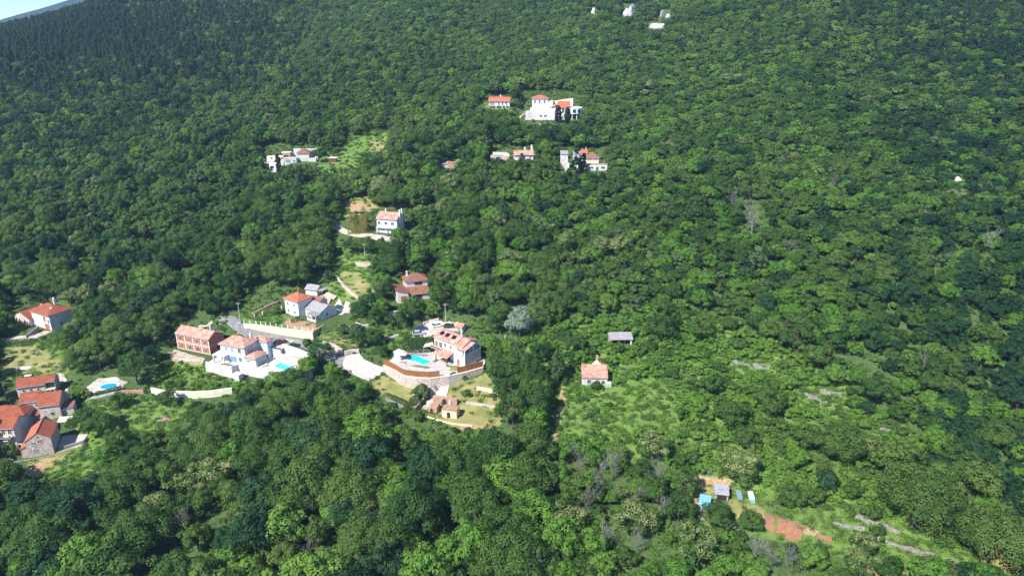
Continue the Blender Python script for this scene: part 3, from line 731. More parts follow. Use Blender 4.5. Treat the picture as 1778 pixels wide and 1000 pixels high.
# stone retaining wall and rust-brown fence
bot = [G(*q) for q in ((667, 648), (677, 653), (686, 659), (694, 664.5), (703, 667), (724, 669), (748, 671.5), (779, 666), (812, 657), (841, 650))]
def offpoly(pts, d):
    out = []
    for i, p in enumerate(pts):
        t = (pts[min(i + 1, len(pts) - 1)] - pts[max(i - 1, 0)]); t.z = 0; t.normalize(); out.append(p + Vector((t.y, -t.x, 0)) * d)
    return out
wl = dense(offpoly(frontM, 0.35), 2.5)
wallrun('retaining_wall', 'curved rubble stone retaining wall under the rust-brown fence', 'wall', wl, [zM + 0.05] * len(wl), 0.6, 'stone', cope='creamwall', sink=3)
fw = dense(offpoly(frontM, 0.1), 2.2)
def fencerun(label, pts, gap0, gap1, name='garden_fence'):
    f_ = thing(name, label, 'fence', pts[gap0]); L = pts[gap0:gap1]
    inv = Vector(L[0])
    pan = MB()
    for a, b in zip(L[:-1], L[1:]):
        d = (b - a); n_ = max(1, int(d.length / 0.16)); t = d.normalized(); nn = Vector((-t.y, t.x, 0))
        for k in range(n_):
            c = a + d * ((k + .5) / n_) - inv; hgt = 1.9 + rnd.uniform(-.05, .05); w_ = 0.074; q = rnd.uniform(.012, .03)
            c0, c1 = c - t * w_, c + t * w_
            pan.prism([tuple((c0 - nn * q)[:2]), tuple((c1 - nn * q)[:2]), tuple((c1 + nn * q)[:2]), tuple((c0 + nn * q)[:2])], 0.22, 0.22 + hgt)
    o = pan.build('fence_panel', 'rustfence', f_); o['kind'] = 'stuff'
    for c in L:
        c = c - inv; cbox(f_, 'post', 'rustfence', c.x - .06, c.x + .06, c.y - .06, c.y + .06, 0.15, 2.2)
k7 = min(range(len(fw)), key=lambda i: (fw[i] - frontM[7]).length)
fencerun('long curved rust-brown board fence on the stone wall below the pool', fw, 0, k7)
fencerun('straight rust-brown board fence below the garden of the solar panel villa', fw, k7 + 1, len(fw))
gp = thing('gate_pillar', 'pale pillar between the two rust-brown fences', 'pillar', frontM[7]); cbox(gp, 'shaft', 'creamwall', -.45, .45, -.45, .45, -2.5, 2.3); cbox(gp, 'cap', 'creamwall', -.6, .6, -.6, .6, 2.3, 2.5)
# pool, sheds, awning, furniture (local frame of the villa)
def mloc(x, y, z=0): q = rot(pM, yM, x, y); return Vector((q[0], q[1], zM + z))
def poolthing(label, base, yaw, pts, water, rim='paving'):
    t = thing('swimming_pool', label, 'pool', base, yaw)
    n = len(pts); cx = sum(p[0] for p in pts) / n; cy_ = sum(p[1] for p in pts) / n
    outer = [(cx + (p[0] - cx) * 1.10 + .35 * np.sign(p[0] - cx), cy_ + (p[1] - cy_) * 1.10 + .35 * np.sign(p[1] - cy_)) for p in pts]
    m = MB(); v = [(*p, 0.0) for p in outer] + [(*p, .10) for p in outer] + [(*p, .10) for p in pts] + [(*p, -.3) for p in pts]
    f_ = []
    for i in range(n):
        j = (i + 1) % n; f_ += [(i, j, n + j, n + i), (n + i, n + j, 2*n + j, 2*n + i), (2*n + i, 2*n + j, 3*n + j, 3*n + i)]
    m.add(v, f_); m.build('coping', rim, t)
    MB().add([(*p, 0.03) for p in pts], [tuple(range(n))]).build('water', water, t)
    return t
poolthing('turquoise free-form pool on the terrace inside the rust-brown fence', mloc(-13.4, -6.0), yM - 3, [(-3.9, -2.1), (-1.2, -1.7), (-.4, -1.1), (3.4, -1.2), (3.8, .2), (3.7, 1.6), (2.6, 2.1), (.6, 1.7), (-.3, 1.9), (-3.6, 1.8)], 'pool')
sheet('garden_lawn', [tuple(mloc(*q)[:2]) for q in ((-13.6, -10.6), (-11.5, -8.8), (-8.4, -7.3), (-6.6, -7.2), (-7.6, -8.6))], 'lawn', flat=zM + .012)
sheet('garden_lawn', [tuple(mloc(*q)[:2]) for q in ((-4.6, -3.2), (-1.4, -1.0), (1.8, -1.0), (2.6, 3.6), (4.4, 3.6), (3.2, -2), (-1, -5.2))], 'lawn', flat=zM + .012)
hut = thing('pool_hut', 'small white flat-roofed pool hut at the left end of the terrace', 'hut', mloc(-20.2, -10.2), yM + 8)
vol(hut, 0, 2.6, 0, 2.2, 2.3, 'flat', over=.15, rmat='white', z0=-.1); door(hut, 'R', 2.6, 1.1, 0, .9, 2.0, 'bluedoor')
aw = thing('sun_sail', 'cream triangular sun sail at the corner of the solar panel villa', 'awning', mloc(-14.6, -.4))
MB().add([(-1.6, -.9, 2.6), (1.7, -.4, 2.8), (1.2, 1.8, 3.6), (-.8, 1.2, 3.3)], [(0, 1, 2, 3)]).build('canvas', 'canvas', aw)
MB().tube([(-1.6, -.9, 0), (-1.6, -.9, 2.65)], .06).build('pole', 'greytrim', aw); MB().tube([(1.2, 1.8, 0), (1.2, 1.8, 3.65)], .06).build('pole', 'greytrim', aw)
def lounger(p, yaw, label, grp, mat='greycanvas'):
    t = thing('sun_lounger', label, 'lounger', p, yaw, grp)
    cbox(t, 'frame', 'trim', -.95, .95, -.32, .32, .22, .28)
    MB().add([(-.95, -.3, .3), (.3, -.3, .3), (.3, .3, .3), (-.95, .3, .3), (-.95, -.3, .4), (.3, -.3, .4), (.3, .3, .4), (-.95, .3, .4), (.95, -.3, .75), (.95, .3, .75), (.95, -.3, .66), (.95, .3, .66)],
             [(0,3,2,1),(4,5,6,7),(0,1,5,4),(3,7,6,2),(0,4,7,3),(5,8,9,6),(1,2,11,10),(8,10,11,9),(5,1,10,8),(6,9,11,2)]).build('cushion', mat, t)
    for a in (-.8, .8):
        for b in (-.26, .26): cbox(t, 'leg', 'trim', a - .03, a + .03, b - .03, b + .03, 0, .22)
for i, (x, y) in enumerate(((-18.2, -5.2), (-16.9, -4.4), (-15.6, -3.6), (-14.3, -2.9))):
    lounger(mloc(x, y), yM + 60, 'dark cushioned lounger in the row behind the free-form pool', 'loungers behind the free-form pool')
lounger(mloc(-8.9, -3.4), yM + 100, 'dark lounger between the free-form pool and the tiled porch', None)
lounger(mloc(-15.9, -10.6), yM + 20, 'single dark lounger between the pool and the fence', None)
pa = thing('grey_parasol', 'grey cantilever parasol casting shade beside the pool hut', 'parasol', mloc(-17.6, -8.9))
MB().tube([(0, 0, 0), (0, 0, 2.5)], .05).build('pole', 'greytrim', pa)
MB().add([(-1.3, -1.3, 2.1), (1.3, -1.3, 2.1), (1.3, 1.3, 2.1), (-1.3, 1.3, 2.1), (0, 0, 2.6)], [(0, 1, 4), (1, 2, 4), (2, 3, 4), (3, 0, 4)]).build('canopy', 'canvas', pa)
dt = thing('dining_table', 'dark dining table under the tiled porch', 'table', mloc(-6.2, -1.8), yM)
cbox(dt, 'table_top', 'wood', -1.1, 1.1, -.5, .5, .7, .76); posts(dt, 'leg', 'wood', [(-1, -.4), (1, -.4), (-1, .4), (1, .4)], 0, .7, .08)
# small tiled garden shed behind the villa
sh = thing('garden_shed', 'tiny shed with a red tiled roof behind the solar panel villa', 'shed', G(800, 574), -30)
vol(sh, -1.5, 1.5, -1.2, 1.2, 1.9, 'gable_x', .7, .3, 'stone', 'tile_pink', -.6)
# --- brick house under construction
h = house('K', 'brick_house', 'unplastered red brick house with a mottled tile roof and pale concrete frame')
w, r = vol(h, -14.0, 0, 0, 5.8, 5.5, 'gable_x', 1.5, 0.35, 'brick')
cbox(h, 'eave_beam', 'cream', -14.05, 0.05, -.06, 0.0, 5.0, 5.42); cbox(h, 'floor_beam', 'cream', -14.05, 0.05, -.06, 0, 2.55, 2.85); cbox(h, 'plinth', 'cream', -14.05, .05, -.06, 0, -1.2, .15)
for x in (-14.05, -10.5, -7.0, -3.5, -.3): cbox(h, 'column', 'cream', x, x + .32, -.075, -.002, -1.2, 5.44)
cbox(h, 'floor_beam', 'concrete', 0.0, .06, 0, 5.8, 2.55, 2.85)
for x in (-12.2, -8.6, -5.1, -1.7):
    window(h, 'F', 0, x, 3.35, 1.0, 1.35, 'white'); window(h, 'F', 0, x, .5, 1.3 if x in (-8.6, -5.1) else .9, 1.5, 'white')
window(h, 'R', 0, 3.6, .6, 1.6, 1.4, 'concrete')
chimney(r, -2.6, 4.1, 5.8, 8.2, .55, 'concrete')
vol(h, -9.5, -2.5, 5.83, 8.8, 3.9, 'shed_b', .7, .3, 'concrete', 'slate')
# --- white villa with the rectangular pool
struct(MB().prism([tuple(q) for q in polyL], zL - 6, zL - .02).build('terrace', 'white'))
def lloc(x, y, z=0): q = rot(pL, yL, x, y); return Vector((q[0], q[1], zL + z))
h = house('L', 'white_villa', 'white two-storey villa with a mottled hip roof and a low tiled annex')
w, r = vol(h, -8.8, 0.4, 0, 6.4, 6.1, 'hip', 1.9, 0.45)
vol(h, 0.43, 4.4, -.3, 4.6, 3.0, 'hip', 1.2, 0.4)
vol(h, -2.0, 3.8, 6.43, 9.4, 5.6, 'hip', 1.1, 0.35, 'bluegrey')
for z in (.9, 3.9): window(h, 'F', 0, -1.6, z, 1.0, 1.5)
window(h, 'F', 0, -6.6, 3.9, .9, 1.4, 'trim', 'lightglass'); window(h, 'F', 0, -4.4, 3.9, .9, 1.4, 'trim', 'lightglass'); window(h, 'F', 0, -4.2, .3, 2.2, 2.2, 'trim', 'lightglass')
window(h, 'F', -.3, 1.6, 1.5, .9, .6)
window(h, 'R', .4, 1.6, 4.0, .9, 1.3, 'trim', 'lightglass'); window(h, 'R', .4, 3.4, 4.0, .9, 1.3, 'trim', 'lightglass')
for y in (.9, 2.2, 3.5): window(h, 'R', 4.4, y, .1, 1.0, 2.3, 'trim', 'lightglass')
chimney(r, -1.0, 5.2, 6.4, 8.4, .5)
pg = thing('pergola', 'white flat-topped pergola at the left end of the white villa', 'pergola', lloc(-10.3, -1.6), yL)
cbox(pg, 'roof', 'white', -.4, 4.4, -.5, 3.4, 2.7, 2.95); posts(pg, 'post', 'white', [(-.1, -.2), (3.9, -.2), (-.1, 3.0), (3.9, 3.0)], -.02, 2.7, .35)
for i, (x, y) in enumerate(((-6.3, -2.2), (-4.2, -2.0))): lounger(lloc(x, y), yL + 8, 'brown lounger in front of the white villa', 'loungers in front of the white villa', 'wood')
pt = [(-12.6, -3.05), (-7.5, -3.35), (-2.25, -3.65), (-1.55, -1.3)]
pw = [lloc(*q) for q in pt]
wallrun('parapet_wall', 'low white parapet on the platform in front of the white villa', 'wall', pw, [zL + .75] * 4, .2, 'white', bases=[zL - .02] * 4)
o = wallrun('garden_wall', 'tall white wall behind the rectangular pool', 'wall', [lloc(7.4, 6.6), lloc(14, 5.2), lloc(21.8, 3.6)], [zL + 2.6] * 3, .3, 'white', sink=3)
wallrun('garden_wall', 'white upper wall along the lane above the rectangular pool', 'wall', [lloc(7.2, 9.6), lloc(13, 8.8), lloc(20.4, 7.0)], [zL + 4.3, zL + 4.0, zL + 3.6], .35, 'white', sink=2)
cp_ = thing('carport_deck', 'grey car deck on white walls beside the lane', 'car deck', lloc(1.2, 8.2), yL)
cbox(cp_, 'wall', 'white', 2.9, 6.2, -.2, 5.4, -3, 2.98); cbox(cp_, 'deck', 'concrete', 2.7, 6.6, -.4, 7.2, 2.99, 3.15); cbox(cp_, 'parapet', 'dark', 2.8, 6.5, -.45, -.3, 3.16, 3.5)
poolthing('turquoise rectangular pool on the deck of the white villa', lloc(12.0, 3.0), yL - 13, [(-3.1, -1.35), (3.1, -1.35), (3.1, 1.35), (-3.1, 1.35)], 'pool', 'white')
lounger(lloc(6.0, 1.2), yL + 60, 'white lounger between the tiled annex and the rectangular pool', None, 'canvas')
lounger(lloc(15.8, 1.0), yL + 30, 'red lounger at the near corner of the rectangular pool', None, 'reddoor')
cb = thing('garden_store', 'small white cube of a garden store below the white villa', 'store', G(414, 659), yL)
vol(cb, -1.2, 1.2, -1, 1, 1.9, 'flat', over=.15, rmat='white', z0=-1.5)
# --- orange roofed house with a grey annex
h = house('J', 'country_house', 'white house with a bright orange roof and a long grey-roofed annex')
w, r = vol(h, -6.7, 0.6, 0, 6.2, 5.8, 'hip', 1.9, 0.45, 'white', 'tile_new', -2)
chimney(r, -3.4, 4.0, 7.0, 8.5, .6, 'tile_new')
vol(h, 0.63, 9.0, 2.6, 9.4, 3.0, 'gable_x', 1.5, .35, 'white', 'slate', -2)
vol(h, -1, 4, 6.25, 10, 4.4, 'gable_x', .9, .3, 'white', 'tile_brown', -2)
for x in (-5.0, -1.6): window(h, 'F', 0, x, 3.6, .8, 1.0); window(h, 'F', 0, x, .9, .8, 1.2)
window(h, 'R', 9.0, 5.2, 1.0, .9, 1.1); window(h, 'F', 2.6, 3.0, 1.0, .9, 1.1)
cbox(h, 'porch_roof', 'slate', 4.4, 9.2, .2, 2.55, 2.35, 2.5); posts(h, 'post', 'white', [(4.7, .5), (6.8, .5), (8.9, .5)], -2, 2.35, .3); cbox(h, 'porch_wall', 'white', 4.5, 9.0, .2, .4, -2, .9)
p, yw = SITE['Js']; s_ = thing('outbuilding', 'small white outbuilding with a grey pitched roof beside the wood', 'shed', p, yw)
vol(s_, -5, 0, 0, 3.6, 2.3, 'gable_x', 1.1, .35, 'white', 'slate', -1.5); cbox(s_, 'carport_roof', 'slate', .35, 2.6, -.2, 3.6, 2.2, 2.32); posts(s_, 'post', 'wood', [(2.4, 0), (2.4, 3.4)], -.5, 2.2, .15)
# retaining wall with white posts
wj = dense(wallJ, 3)
wallrun('retaining_wall', 'long cream limestone retaining wall with white posts beside the lane', 'wall', offpoly(wj, .2), [zJ + .15] * len(wj), .6, 'creamwall', sink=3.5)
fe = thing('post_fence', 'row of short white fence posts on the cream retaining wall', 'fence', wallJ[0])
for a in dense(wallJ, 1.9):
    c = a - wallJ[0]; cbox(fe, 'post', 'trim', c.x - .12, c.x + .12, c.y - .12, c.y + .12, .16, 1.35)
side = [wallJ[-1], PL(556, 569, zJ), PL(562, 565, zJ)]
wallrun('stone_wall', 'reddish stone wall at the right end of the cream retaining wall', 'wall', side, [zJ + .3, zJ + .3, zJ + .2], .5, 'rustwall', sink=3)
up = [G(*q) for q in ((438, 548), (452, 541), (468, 533), (484, 526))]
wallrun('stone_wall', 'brown stone wall climbing to the orange roofed house along the wood', 'wall', up, [q.z + .9 for q in up], .5, 'rustwall')
fe = thing('post_fence', 'short white posts along the path up to the orange roofed house', 'fence', up[0])
for a in dense([q + Vector((1.2, -1.2, 0)) for q in up], 2.6):
    c = a - up[0]; z_ = h1(a.x, a.y) - up[0].z; cbox(fe, 'post', 'trim', c.x - .12, c.x + .12, c.y - .12, c.y + .12, z_ - .2, z_ + 1.3)
# --- left house with garage
h = house('N', 'hillside_house', 'white house with a red hip roof, orange garage door and arched loggia wing')
w, r = vol(h, -10.8, 0, 0, 7.6, 5.6, 'hip', 2.3, .45, 'white', 'tile_red', -3)
chimney(r, -4.6, 5.2, 7.2, 9.3, .6)
cbox(r, 'skylight', 'trim', -2.6, -1.9, 2.2, 2.9, 6.75, 7.3)
door(h, 'F', 0, -2.3, -.05, 2.6, 2.3, 'reddoor'); window(h, 'F', 0, -3.2, 3.1, .9, 1.6, 'reddoor', 'reddoor'); window(h, 'F', 0, -.9, 2.5, .9, 1.4)
door(h, 'R', 0, 3.5, 0, 1.0, 2.1, 'bluedoor')
w2, r2 = vol(h, -20.2, -10.83, -1.2, 5.4, 2.7, 'gable_y', 1.9, .4, 'white', 'tile_red', -2)
chimney(r2, -12.4, 4.6, 3.6, 5.6, .6)
for x in (-19.0, -17.2, -14.0, -12.2):
    m = MB(); pr_ = [(x - .5, .3)] + [(x + .5 * math.cos(t), 1.3 + .5 * math.sin(t)) for t in np.linspace(math.pi, 0, 9)] + [(x + .5, .3)]
    n_ = len(pr_); m.add([(a, -1.24, b) for a, b in pr_] + [(a, -1.19, b) for a, b in pr_], [tuple(range(n_)), tuple(range(n_, 2 * n_))[::-1]] + [(i, (i + 1) % n_, n_ + (i + 1) % n_, n_ + i) for i in range(n_)])
    m.build('arched_window', 'tile_brown' if x > -15 else 'dark', h)
ramp = [G(*q) for q in ((46, 589), (54, 584), (62, 578), (68, 573))]
wallrun('stone_wall', 'dark stone wall beside the garage ramp of the arched house', 'wall', ramp, [q.z + 1.6 for q in ramp], .5, 'drystone')
wv = [G(*q) for q in ((0, 594), (20, 592), (42, 589))]
wallrun('garden_wall', 'pale low wall along the drive below the arched house', 'wall', wv, [q.z + .9 for q in wv], .35, 'dirtywhite')
# --- village houses
h = house('V1', 'stone_house', 'long low stone house with a red roof at the top of the hamlet')
vol(h, -7.3, 0, 0, 5.6, 3.6, 'gable_x', 1.5, .3, 'dirtywhite', 'tile_red')
for x in (-5.6, -3.7, -1.8): window(h, 'F', 0, x, 2.0, .5, .6, 'stone', bar=False)
vol(h, .03, 2.6, .4, 5.0, 4.0, 'gable_x', 1.1, .2, 'dirtywhite', 'tile_red'); cbox(h, 'balcony', 'white', .1, 2.6, -.6, .38, 1.7, 1.85); cbox(h, 'loggia_opening', 'dark', .3, 2.4, .33, .4, 2.2, 3.6)
posts(h, 'post', 'white', [(.2, -.5), (1.3, -.5), (2.5, -.5)], -1, 1.7, .2); cbox(h, 'ground_opening', 'dark', .3, 2.4, .34, .4, -.2, 1.5)
h = house('V2', 'farmhouse', 'pale farmhouse with a wide red roof and green shutters in the middle of the hamlet')
w, r = vol(h, -10.4, -5.4, 1.0, 6.6, 5.2, 'gable_x', 1.5, .3, 'dirtywhite', 'tile_red')
w, r = vol(h, -5.37, 0, -1.0, 6.6, 4.3, 'gable_x', 2.3, .3, 'stone', 'tile_red')
for x in (-9.3, -7.6, -6.2): window(h, 'F', 1.0, x, 3.4, .9, .9, 'trim', 'green', bar=False)
MB().extr([(-1.4, 1.7), (.95, 2.4), (.95, 2.52), (-1.4, 1.82)], 'x', -7.4, -5.5).build('porch_roof', 'tile_red', h); MB().extr([(-.4, 1.9), (.95, 2.3), (.95, 2.4), (-.4, 2.0)], 'x', -9.0, -7.5).build('door_canopy', 'tile_brown', h)
door(h, 'F', 1.0, -8.2, 0, 1.0, 1.9, 'green'); window(h, 'F', -1.0, -2.2, 1.2, .9, .7, 'stone', bar=False)
vol(h, .03, 3.0, -.2, 2.6, 2.4, 'shed_f', .5, .15, 'stone', 'tile_brown'); chimney(r, .9, 4.6, 3, 5.6, .7, 'dirtywhite')
cbox(h, 'water_tank', 'sheet', -5.2, -4.2, -2.0, -1.05, 0, 1.3)
h = house('V3', 'village_house', 'red-roofed house with a balcony cut off by the left edge')
vol(h, -9, 0, 0, 6.2, 5.0, 'gable_x', 1.7, .4, 'white', 'tile_red'); vol(h, -10, -.6, 6.3, 11, 5.4, 'hip', 1.9, .4, 'white', 'tile_red')
cbox(h, 'balcony', 'concrete', -7, -.4, -1.4, -.02, 2.4, 2.6); cbox(h, 'balcony_rail', 'rustfence', -7, -.4, -1.42, -1.36, 2.62, 3.4)
for x in (-4.6, -2.8, -1.1): window(h, 'F', 0, x, 3.0, .9, 1.5, 'trim', 'glass')
cbox(h, 'laundry', 'paint_white', -2.0, -.7, -1.46, -1.43, 2.9, 3.7)
vol(h, -7, -1.5, -1.3, -.05, 1.6, 'none', wall='white')
h = house('V4', 'gabled_stone_house', 'stone house showing its gable, nearest red roof of the hamlet')
w, r = vol(h, -5.9, 0, 0, 8.2, 4.9, 'gable_y', 1.9, .22, 'stone', 'tile_new')
window(h, 'F', 0, -4.1, 3.6, .8, .8, 'stone', 'lightglass'); window(h, 'F', 0, -2.6, 3.9, .9, .9, 'stone', 'reddoor'); window(h, 'F', 0, -4.0, 1.6, .9, .7, 'stone', 'lightglass'); window(h, 'F', 0, -2.95, 5.6, .35, .4, 'stone', bar=False)
vol(h, -7.4, -5.93, .4, 5.2, 2.6, 'shed_l', .8, .2, 'stone', 'tile_new')
yd = [rot(*SITE['V4'], -9, -1.2), rot(*SITE['V4'], .2, -1.4)]
wallrun('stone_wall', 'low grey wall in front of the gabled stone house', 'wall', yd, [SITE['V4'][0].z + .3] * 2, .4, 'drystone')
sheet('yard_paving', [rot(*SITE['V4'], *q) for q in ((.3, 0), (6.4, 1.5), (6.6, 8), (.3, 9))], 'concrete', .08)
y2 = [rot(*SITE['V4'], 2.2, 1.0), rot(*SITE['V4'], 6.6, 2.6), rot(*SITE['V4'], 7.0, 5.0)]
wallrun('yard_wall', 'grey wall around the yard right of the gabled stone house', 'wall', y2, [SITE['V4'][0].z + 1.1] * 3, .3, 'concrete')
pv = thing('garden_shelter', 'small white-roofed shelter in the yard of the gabled stone house', 'shelter', PL(103.5, 745, SITE['V4'][0].z), 8)
MB().extr([(-.2, 2.3), (1.9, 2.9), (1.9, 3.0), (-.2, 2.4)], 'x', -.2, 3.3).build('roof', 'canvas', pv); posts(pv, 'post', 'trim', [(0, 0), (3.1, 0), (0, 1.7), (3.1, 1.7)], -.3, 2.4, .14)
MB().box(.4, 2.0, .5, 1.2, .7, .78).box(.5, .6, .6, .7, -.3, .7).box(1.8, 1.9, 1.0, 1.1, -.3, .7).box(.5, .6, 1.0, 1.1, -.3, .7).box(1.8, 1.9, .6, .7, -.3, .7).build('bench', 'wood', pv)
# oval pool
p, yw = SITE['O']
sheet('pool_yard', pxpoly([(150, 672), (170, 658), (205, 657), (222, 664), (205, 679), (160, 686)]), 'concrete', .1)
q = G(189, 671)
poolthing('oval blue pool among trees behind the hamlet', q + Vector((0, 0, .12)), 5, [(2.4 * math.cos(t), 1.9 * math.sin(t)) for t in np.linspace(0, 2 * math.pi, 22)[:-1]], 'bluepool', 'trim')
wp = [G(*q_) for q_ in ((140, 704), (158, 693), (185, 686), (208, 682))]
wallrun('garden_wall', 'thin grey wall curving below the oval pool', 'wall', wp, [q_.z + .6 for q_ in wp], .35, 'dirtywhite')
wp = [G(*q_) for q_ in ((211, 684), (230, 684), (250, 683))]
wallrun('garden_wall', 'tan stone wall between the oval pool and the field', 'wall', wp, [q_.z + 1.3 for q_ in wp], .4, 'rustwall')
wp = [G(*q_) for q_ in ((264, 684), (285, 688), (310, 690), (340, 691), (370, 689), (404, 684))]
wallrun('retaining_wall', 'long plain white wall at the top edge of the field', 'wall', wp, [q_.z + 2.2 for q_ in wp], .4, 'cream')
# --- house up the track
h = house('H', 'track_house', 'white two-storey house with two tall white flues on its side wall')
w, r = vol(h, -8.7, .3, 0, 8.0, 6.0, 'gable_x', 1.8, .4, 'white', 'tile_pink', -3)
for x in (-5.0, -3.0, -1.2): cbox(r, 'roof_window', 'glass', x - .3, x + .3, 2.2, 2.9, 7.05, 7.32)
for x in (-7.6, -4.6, -1.7): window(h, 'F', 0, x, 3.5, 1.2, 1.2)
cbox(h, 'balcony', 'white', -8.7, .3, -1.2, -.02, 2.3, 2.5); posts(h, 'post', 'white', [(-8.5, -1), (-4.2, -1), (.1, -1)], -2, 2.3, .25)
for y in (2.4, 4.6): MB().tube([(.62, y, -1), (.62, y, 9.6)], .28, 8).build('flue', 'trim', h)
chimney(r, -6.2, 4.0, 7.4, 8.9, .5)
wt = [G(*q_) for q_ in ((660, 420), (672, 420), (684, 424))]
wallrun('garden_wall', 'white wall under the house with two flues', 'wall', wt, [q_.z + 1.4 for q_ in wt], .35, 'white')
# --- brown roofed house
h = house('I', 'brown_roofed_house', 'white house with stepped brown tile roofs and dark shutters in the trees')
vol(h, 0, 3.9, 0, 8.4, 3.4, 'shed_r', 1.1, .35, 'white', 'tile_brown', -2.5)
vol(h, 4.0, 12.0, 1.2, 5.2, 2.4, 'shed_f', 1.3, .4, 'white', 'tile_brown'); w, r = vol(h, 4.2, 12.2, 5.2, 11, 6.0, 'hip', 1.9, .5, 'white', 'tile_brown')
window(h, 'F', 0, 2.3, .7, 2.0, 1.7, 'reddoor', 'reddoor'); window(h, 'F', 5.2, 8.8, 4.4, 2.6, .9, 'tile_brown', 'glass'); window(h, 'F', 1.2, 8, .3, 1.8, 1.7, 'wood')
chimney(r, 5.4, 8.6, 6.2, 8.4, .6)
cbox(h, 'plinth', 'white', -.6, 4.6, -1.2, -.03, -2.5, -.1)
wl_ = [G(*q_) for q_ in ((672, 547), (683, 548), (694, 546))]
wallrun('stone_wall', 'pinkish stone wall below the brown roofed house', 'wall', wl_, [q_.z + 1.6 for q_ in wl_], .5, 'stone')
# --- ruined cottage and grey shed
h = house('P', 'ruined_cottage', 'overgrown ruined cottage with broken mottled tiles and a chimney')
vol(h, -7.4, 0, 0, 4.6, 2.6, 'shed_f', 1.5, .3, 'dirtywhite', 'tile_pink', -1.5)
MB().extr([(-4.8, 4.0), (-1.4, 4.0), (-3.0, 6.1)], 'y', 4.63, 4.95).build('gable_wall', 'cream', h)
MB().add([(-4.6, 4.55, 4.28), (-1.0, 4.55, 4.28), (-1.4, 6.4, 4.6), (-3.0, 5.2, 6.0), (-4.6, 4.55, 4.2), (-1, 4.55, 4.2), (-1.4, 6.4, 4.5), (-3, 5.2, 5.9)], [(0, 1, 3), (1, 2, 3), (4, 7, 5), (5, 7, 6), (0, 3, 7, 4), (1, 5, 6, 2), (2, 6, 7, 3), (0, 4, 5, 1)]).build('broken_roof', 'tile_pink', h)
MB().box(-3.2, -2.6, 5.0, 5.6, 4.0, 6.9).box(-3.35, -2.45, 4.85, 5.75, 6.9, 7.05).box(-3.1, -2.7, 5.1, 5.5, 7.05, 7.3).build('chimney', 'tile_pink', h)
window(h, 'F', 0, -5.4, .6, 1.0, 1.2, 'dirtywhite', 'dark'); window(h, 'F', 0, -1.2, .4, .9, 1.2, 'dirtywhite', 'dark'); vol(h, -.6, 1.2, -1.2, -.03, 1.4, 'none', wall='dirtywhite', z0=-1.5, wname='broken_wall')
h = house('S', 'open_shed', 'low grey-roofed open shed in the bright scrub above the ruined cottage', 'shed')
MB().extr([(-.4, 2.0), (3.4, 2.9), (3.4, 3.0), (-.4, 2.1)], 'x', -7.2, .3).build('roof', 'slate', h); cbox(h, 'ridge_strip', 'dirtywhite', -7.2, .3, 3.0, 3.38, 3.0, 3.08)
posts(h, 'post', 'wood', [(-7, 0), (-4.6, 0), (-2.3, 0)], -1, 2.05, .18); cbox(h, 'corner_wall', 'dirtywhite', -.5, 0, 0, .5, -1, 2.05); cbox(h, 'back_wall', 'concrete', -7, 0, 3.1, 3.3, -1, 2.8)
# --- far houses up the slope
h = house('A', 'long_house', 'small long house with a red roof alone to the left of the hilltop villa')
w, r = vol(h, -12.3, 0, 0, 6.4, 3.6, 'gable_x', 2.0, .5, 'white', 'tile_new', -1)
for x in (-11, -9.6, -6.5, -4.2, -2): window(h, 'F', 0, x, 1.4, .9, 1.5)
cbox(h, 'balcony', 'wood', -12.3, 0, -1.2, -.02, .7, .85); posts(h, 'post', 'white', [(-8, -1), (-4.5, -1), (-2.2, -1), (-.2, -1)], -2, .7, .5); chimney(r, -5.6, 3.6, 5.4, 6.6, .7)
h = house('B', 'hilltop_villa', 'large white terraced villa with red roofs high on the slope')
vol(h, -17, 0, 0, 5.5, 4.6, 'none', wall='white'); vol(h, -14.5, 0, 3.0, 9, 6.2, 'none', wall='white', wname='terrace_block')
w, r = vol(h, -13.5, -4.5, 8, 14, 11.2, 'hip', 1.7, .6, 'bluegrey', 'tile_new')
for x in (-12, -9.3, -6.4): window(h, 'F', 8, x, 8.4, 1.0, 1.9)
vol(h, -4.4, -1.6, 8.5, 13.5, 9.8, 'flat', over=.2, wall='bluegrey', rmat='concrete')
vol(h, -1.5, 8, 6, 12, 7.6, 'none', wall='white', wname='wing')
MB().extr([(3.2, 6.4), (11.5, 9.4), (11.5, 9.6), (3.2, 6.6)], 'x', 1.0, 8.4).build('roof', 'tile_new', h)
MB().extr([(-5.5, 5.2), (1.0, 8.0), (1.0, 8.2), (-5.5, 5.4)], 'y', 4.0, 8.5).build('roof', 'tile_new', h)
for x in (-2.2, -.3, 1.6, 3.4, 5.2): cbox(h, 'column', 'white', x - .3, x + .3, 3.6, 4.2, 3, 6.6)
vol(h, -.4, 5.2, 2.0, 5.9, 3.2, 'none', wall='white', wname='lower_wing')
for x in (.8, 2.6, 4.2): door(h, 'F', 2.0, x, -.2, .8, 2.6, 'bluedoor')
for x, z in ((-8.2, 2.0), (-5.6, 2.0)): window(h, 'F', 0, x, z, 1.4, .7, 'concrete', 'glass', bar=False)
tur = MB(); ns = 18
for (z0_, z1_, rad) in ((-2.5, 0.2, 3.6), (3.2, 6.4, 6.0)):
    tur.prism([(9.6 + rad * math.cos(t), 8 + rad * math.sin(t)) for t in np.linspace(0, 2 * math.pi, ns + 1)[:-1]], z0_, z1_)
tur.build('round_tower', 'bluegrey', h)
for t in (-150, -120, -90, -60, -30): cbox(h, 'column', 'white', 9.6 + 5.2 * math.cos(R(t)) - .25, 9.6 + 5.2 * math.cos(R(t)) + .25, 8 + 5.2 * math.sin(R(t)) - .25, 8 + 5.2 * math.sin(R(t)) + .25, -2, 3.2)
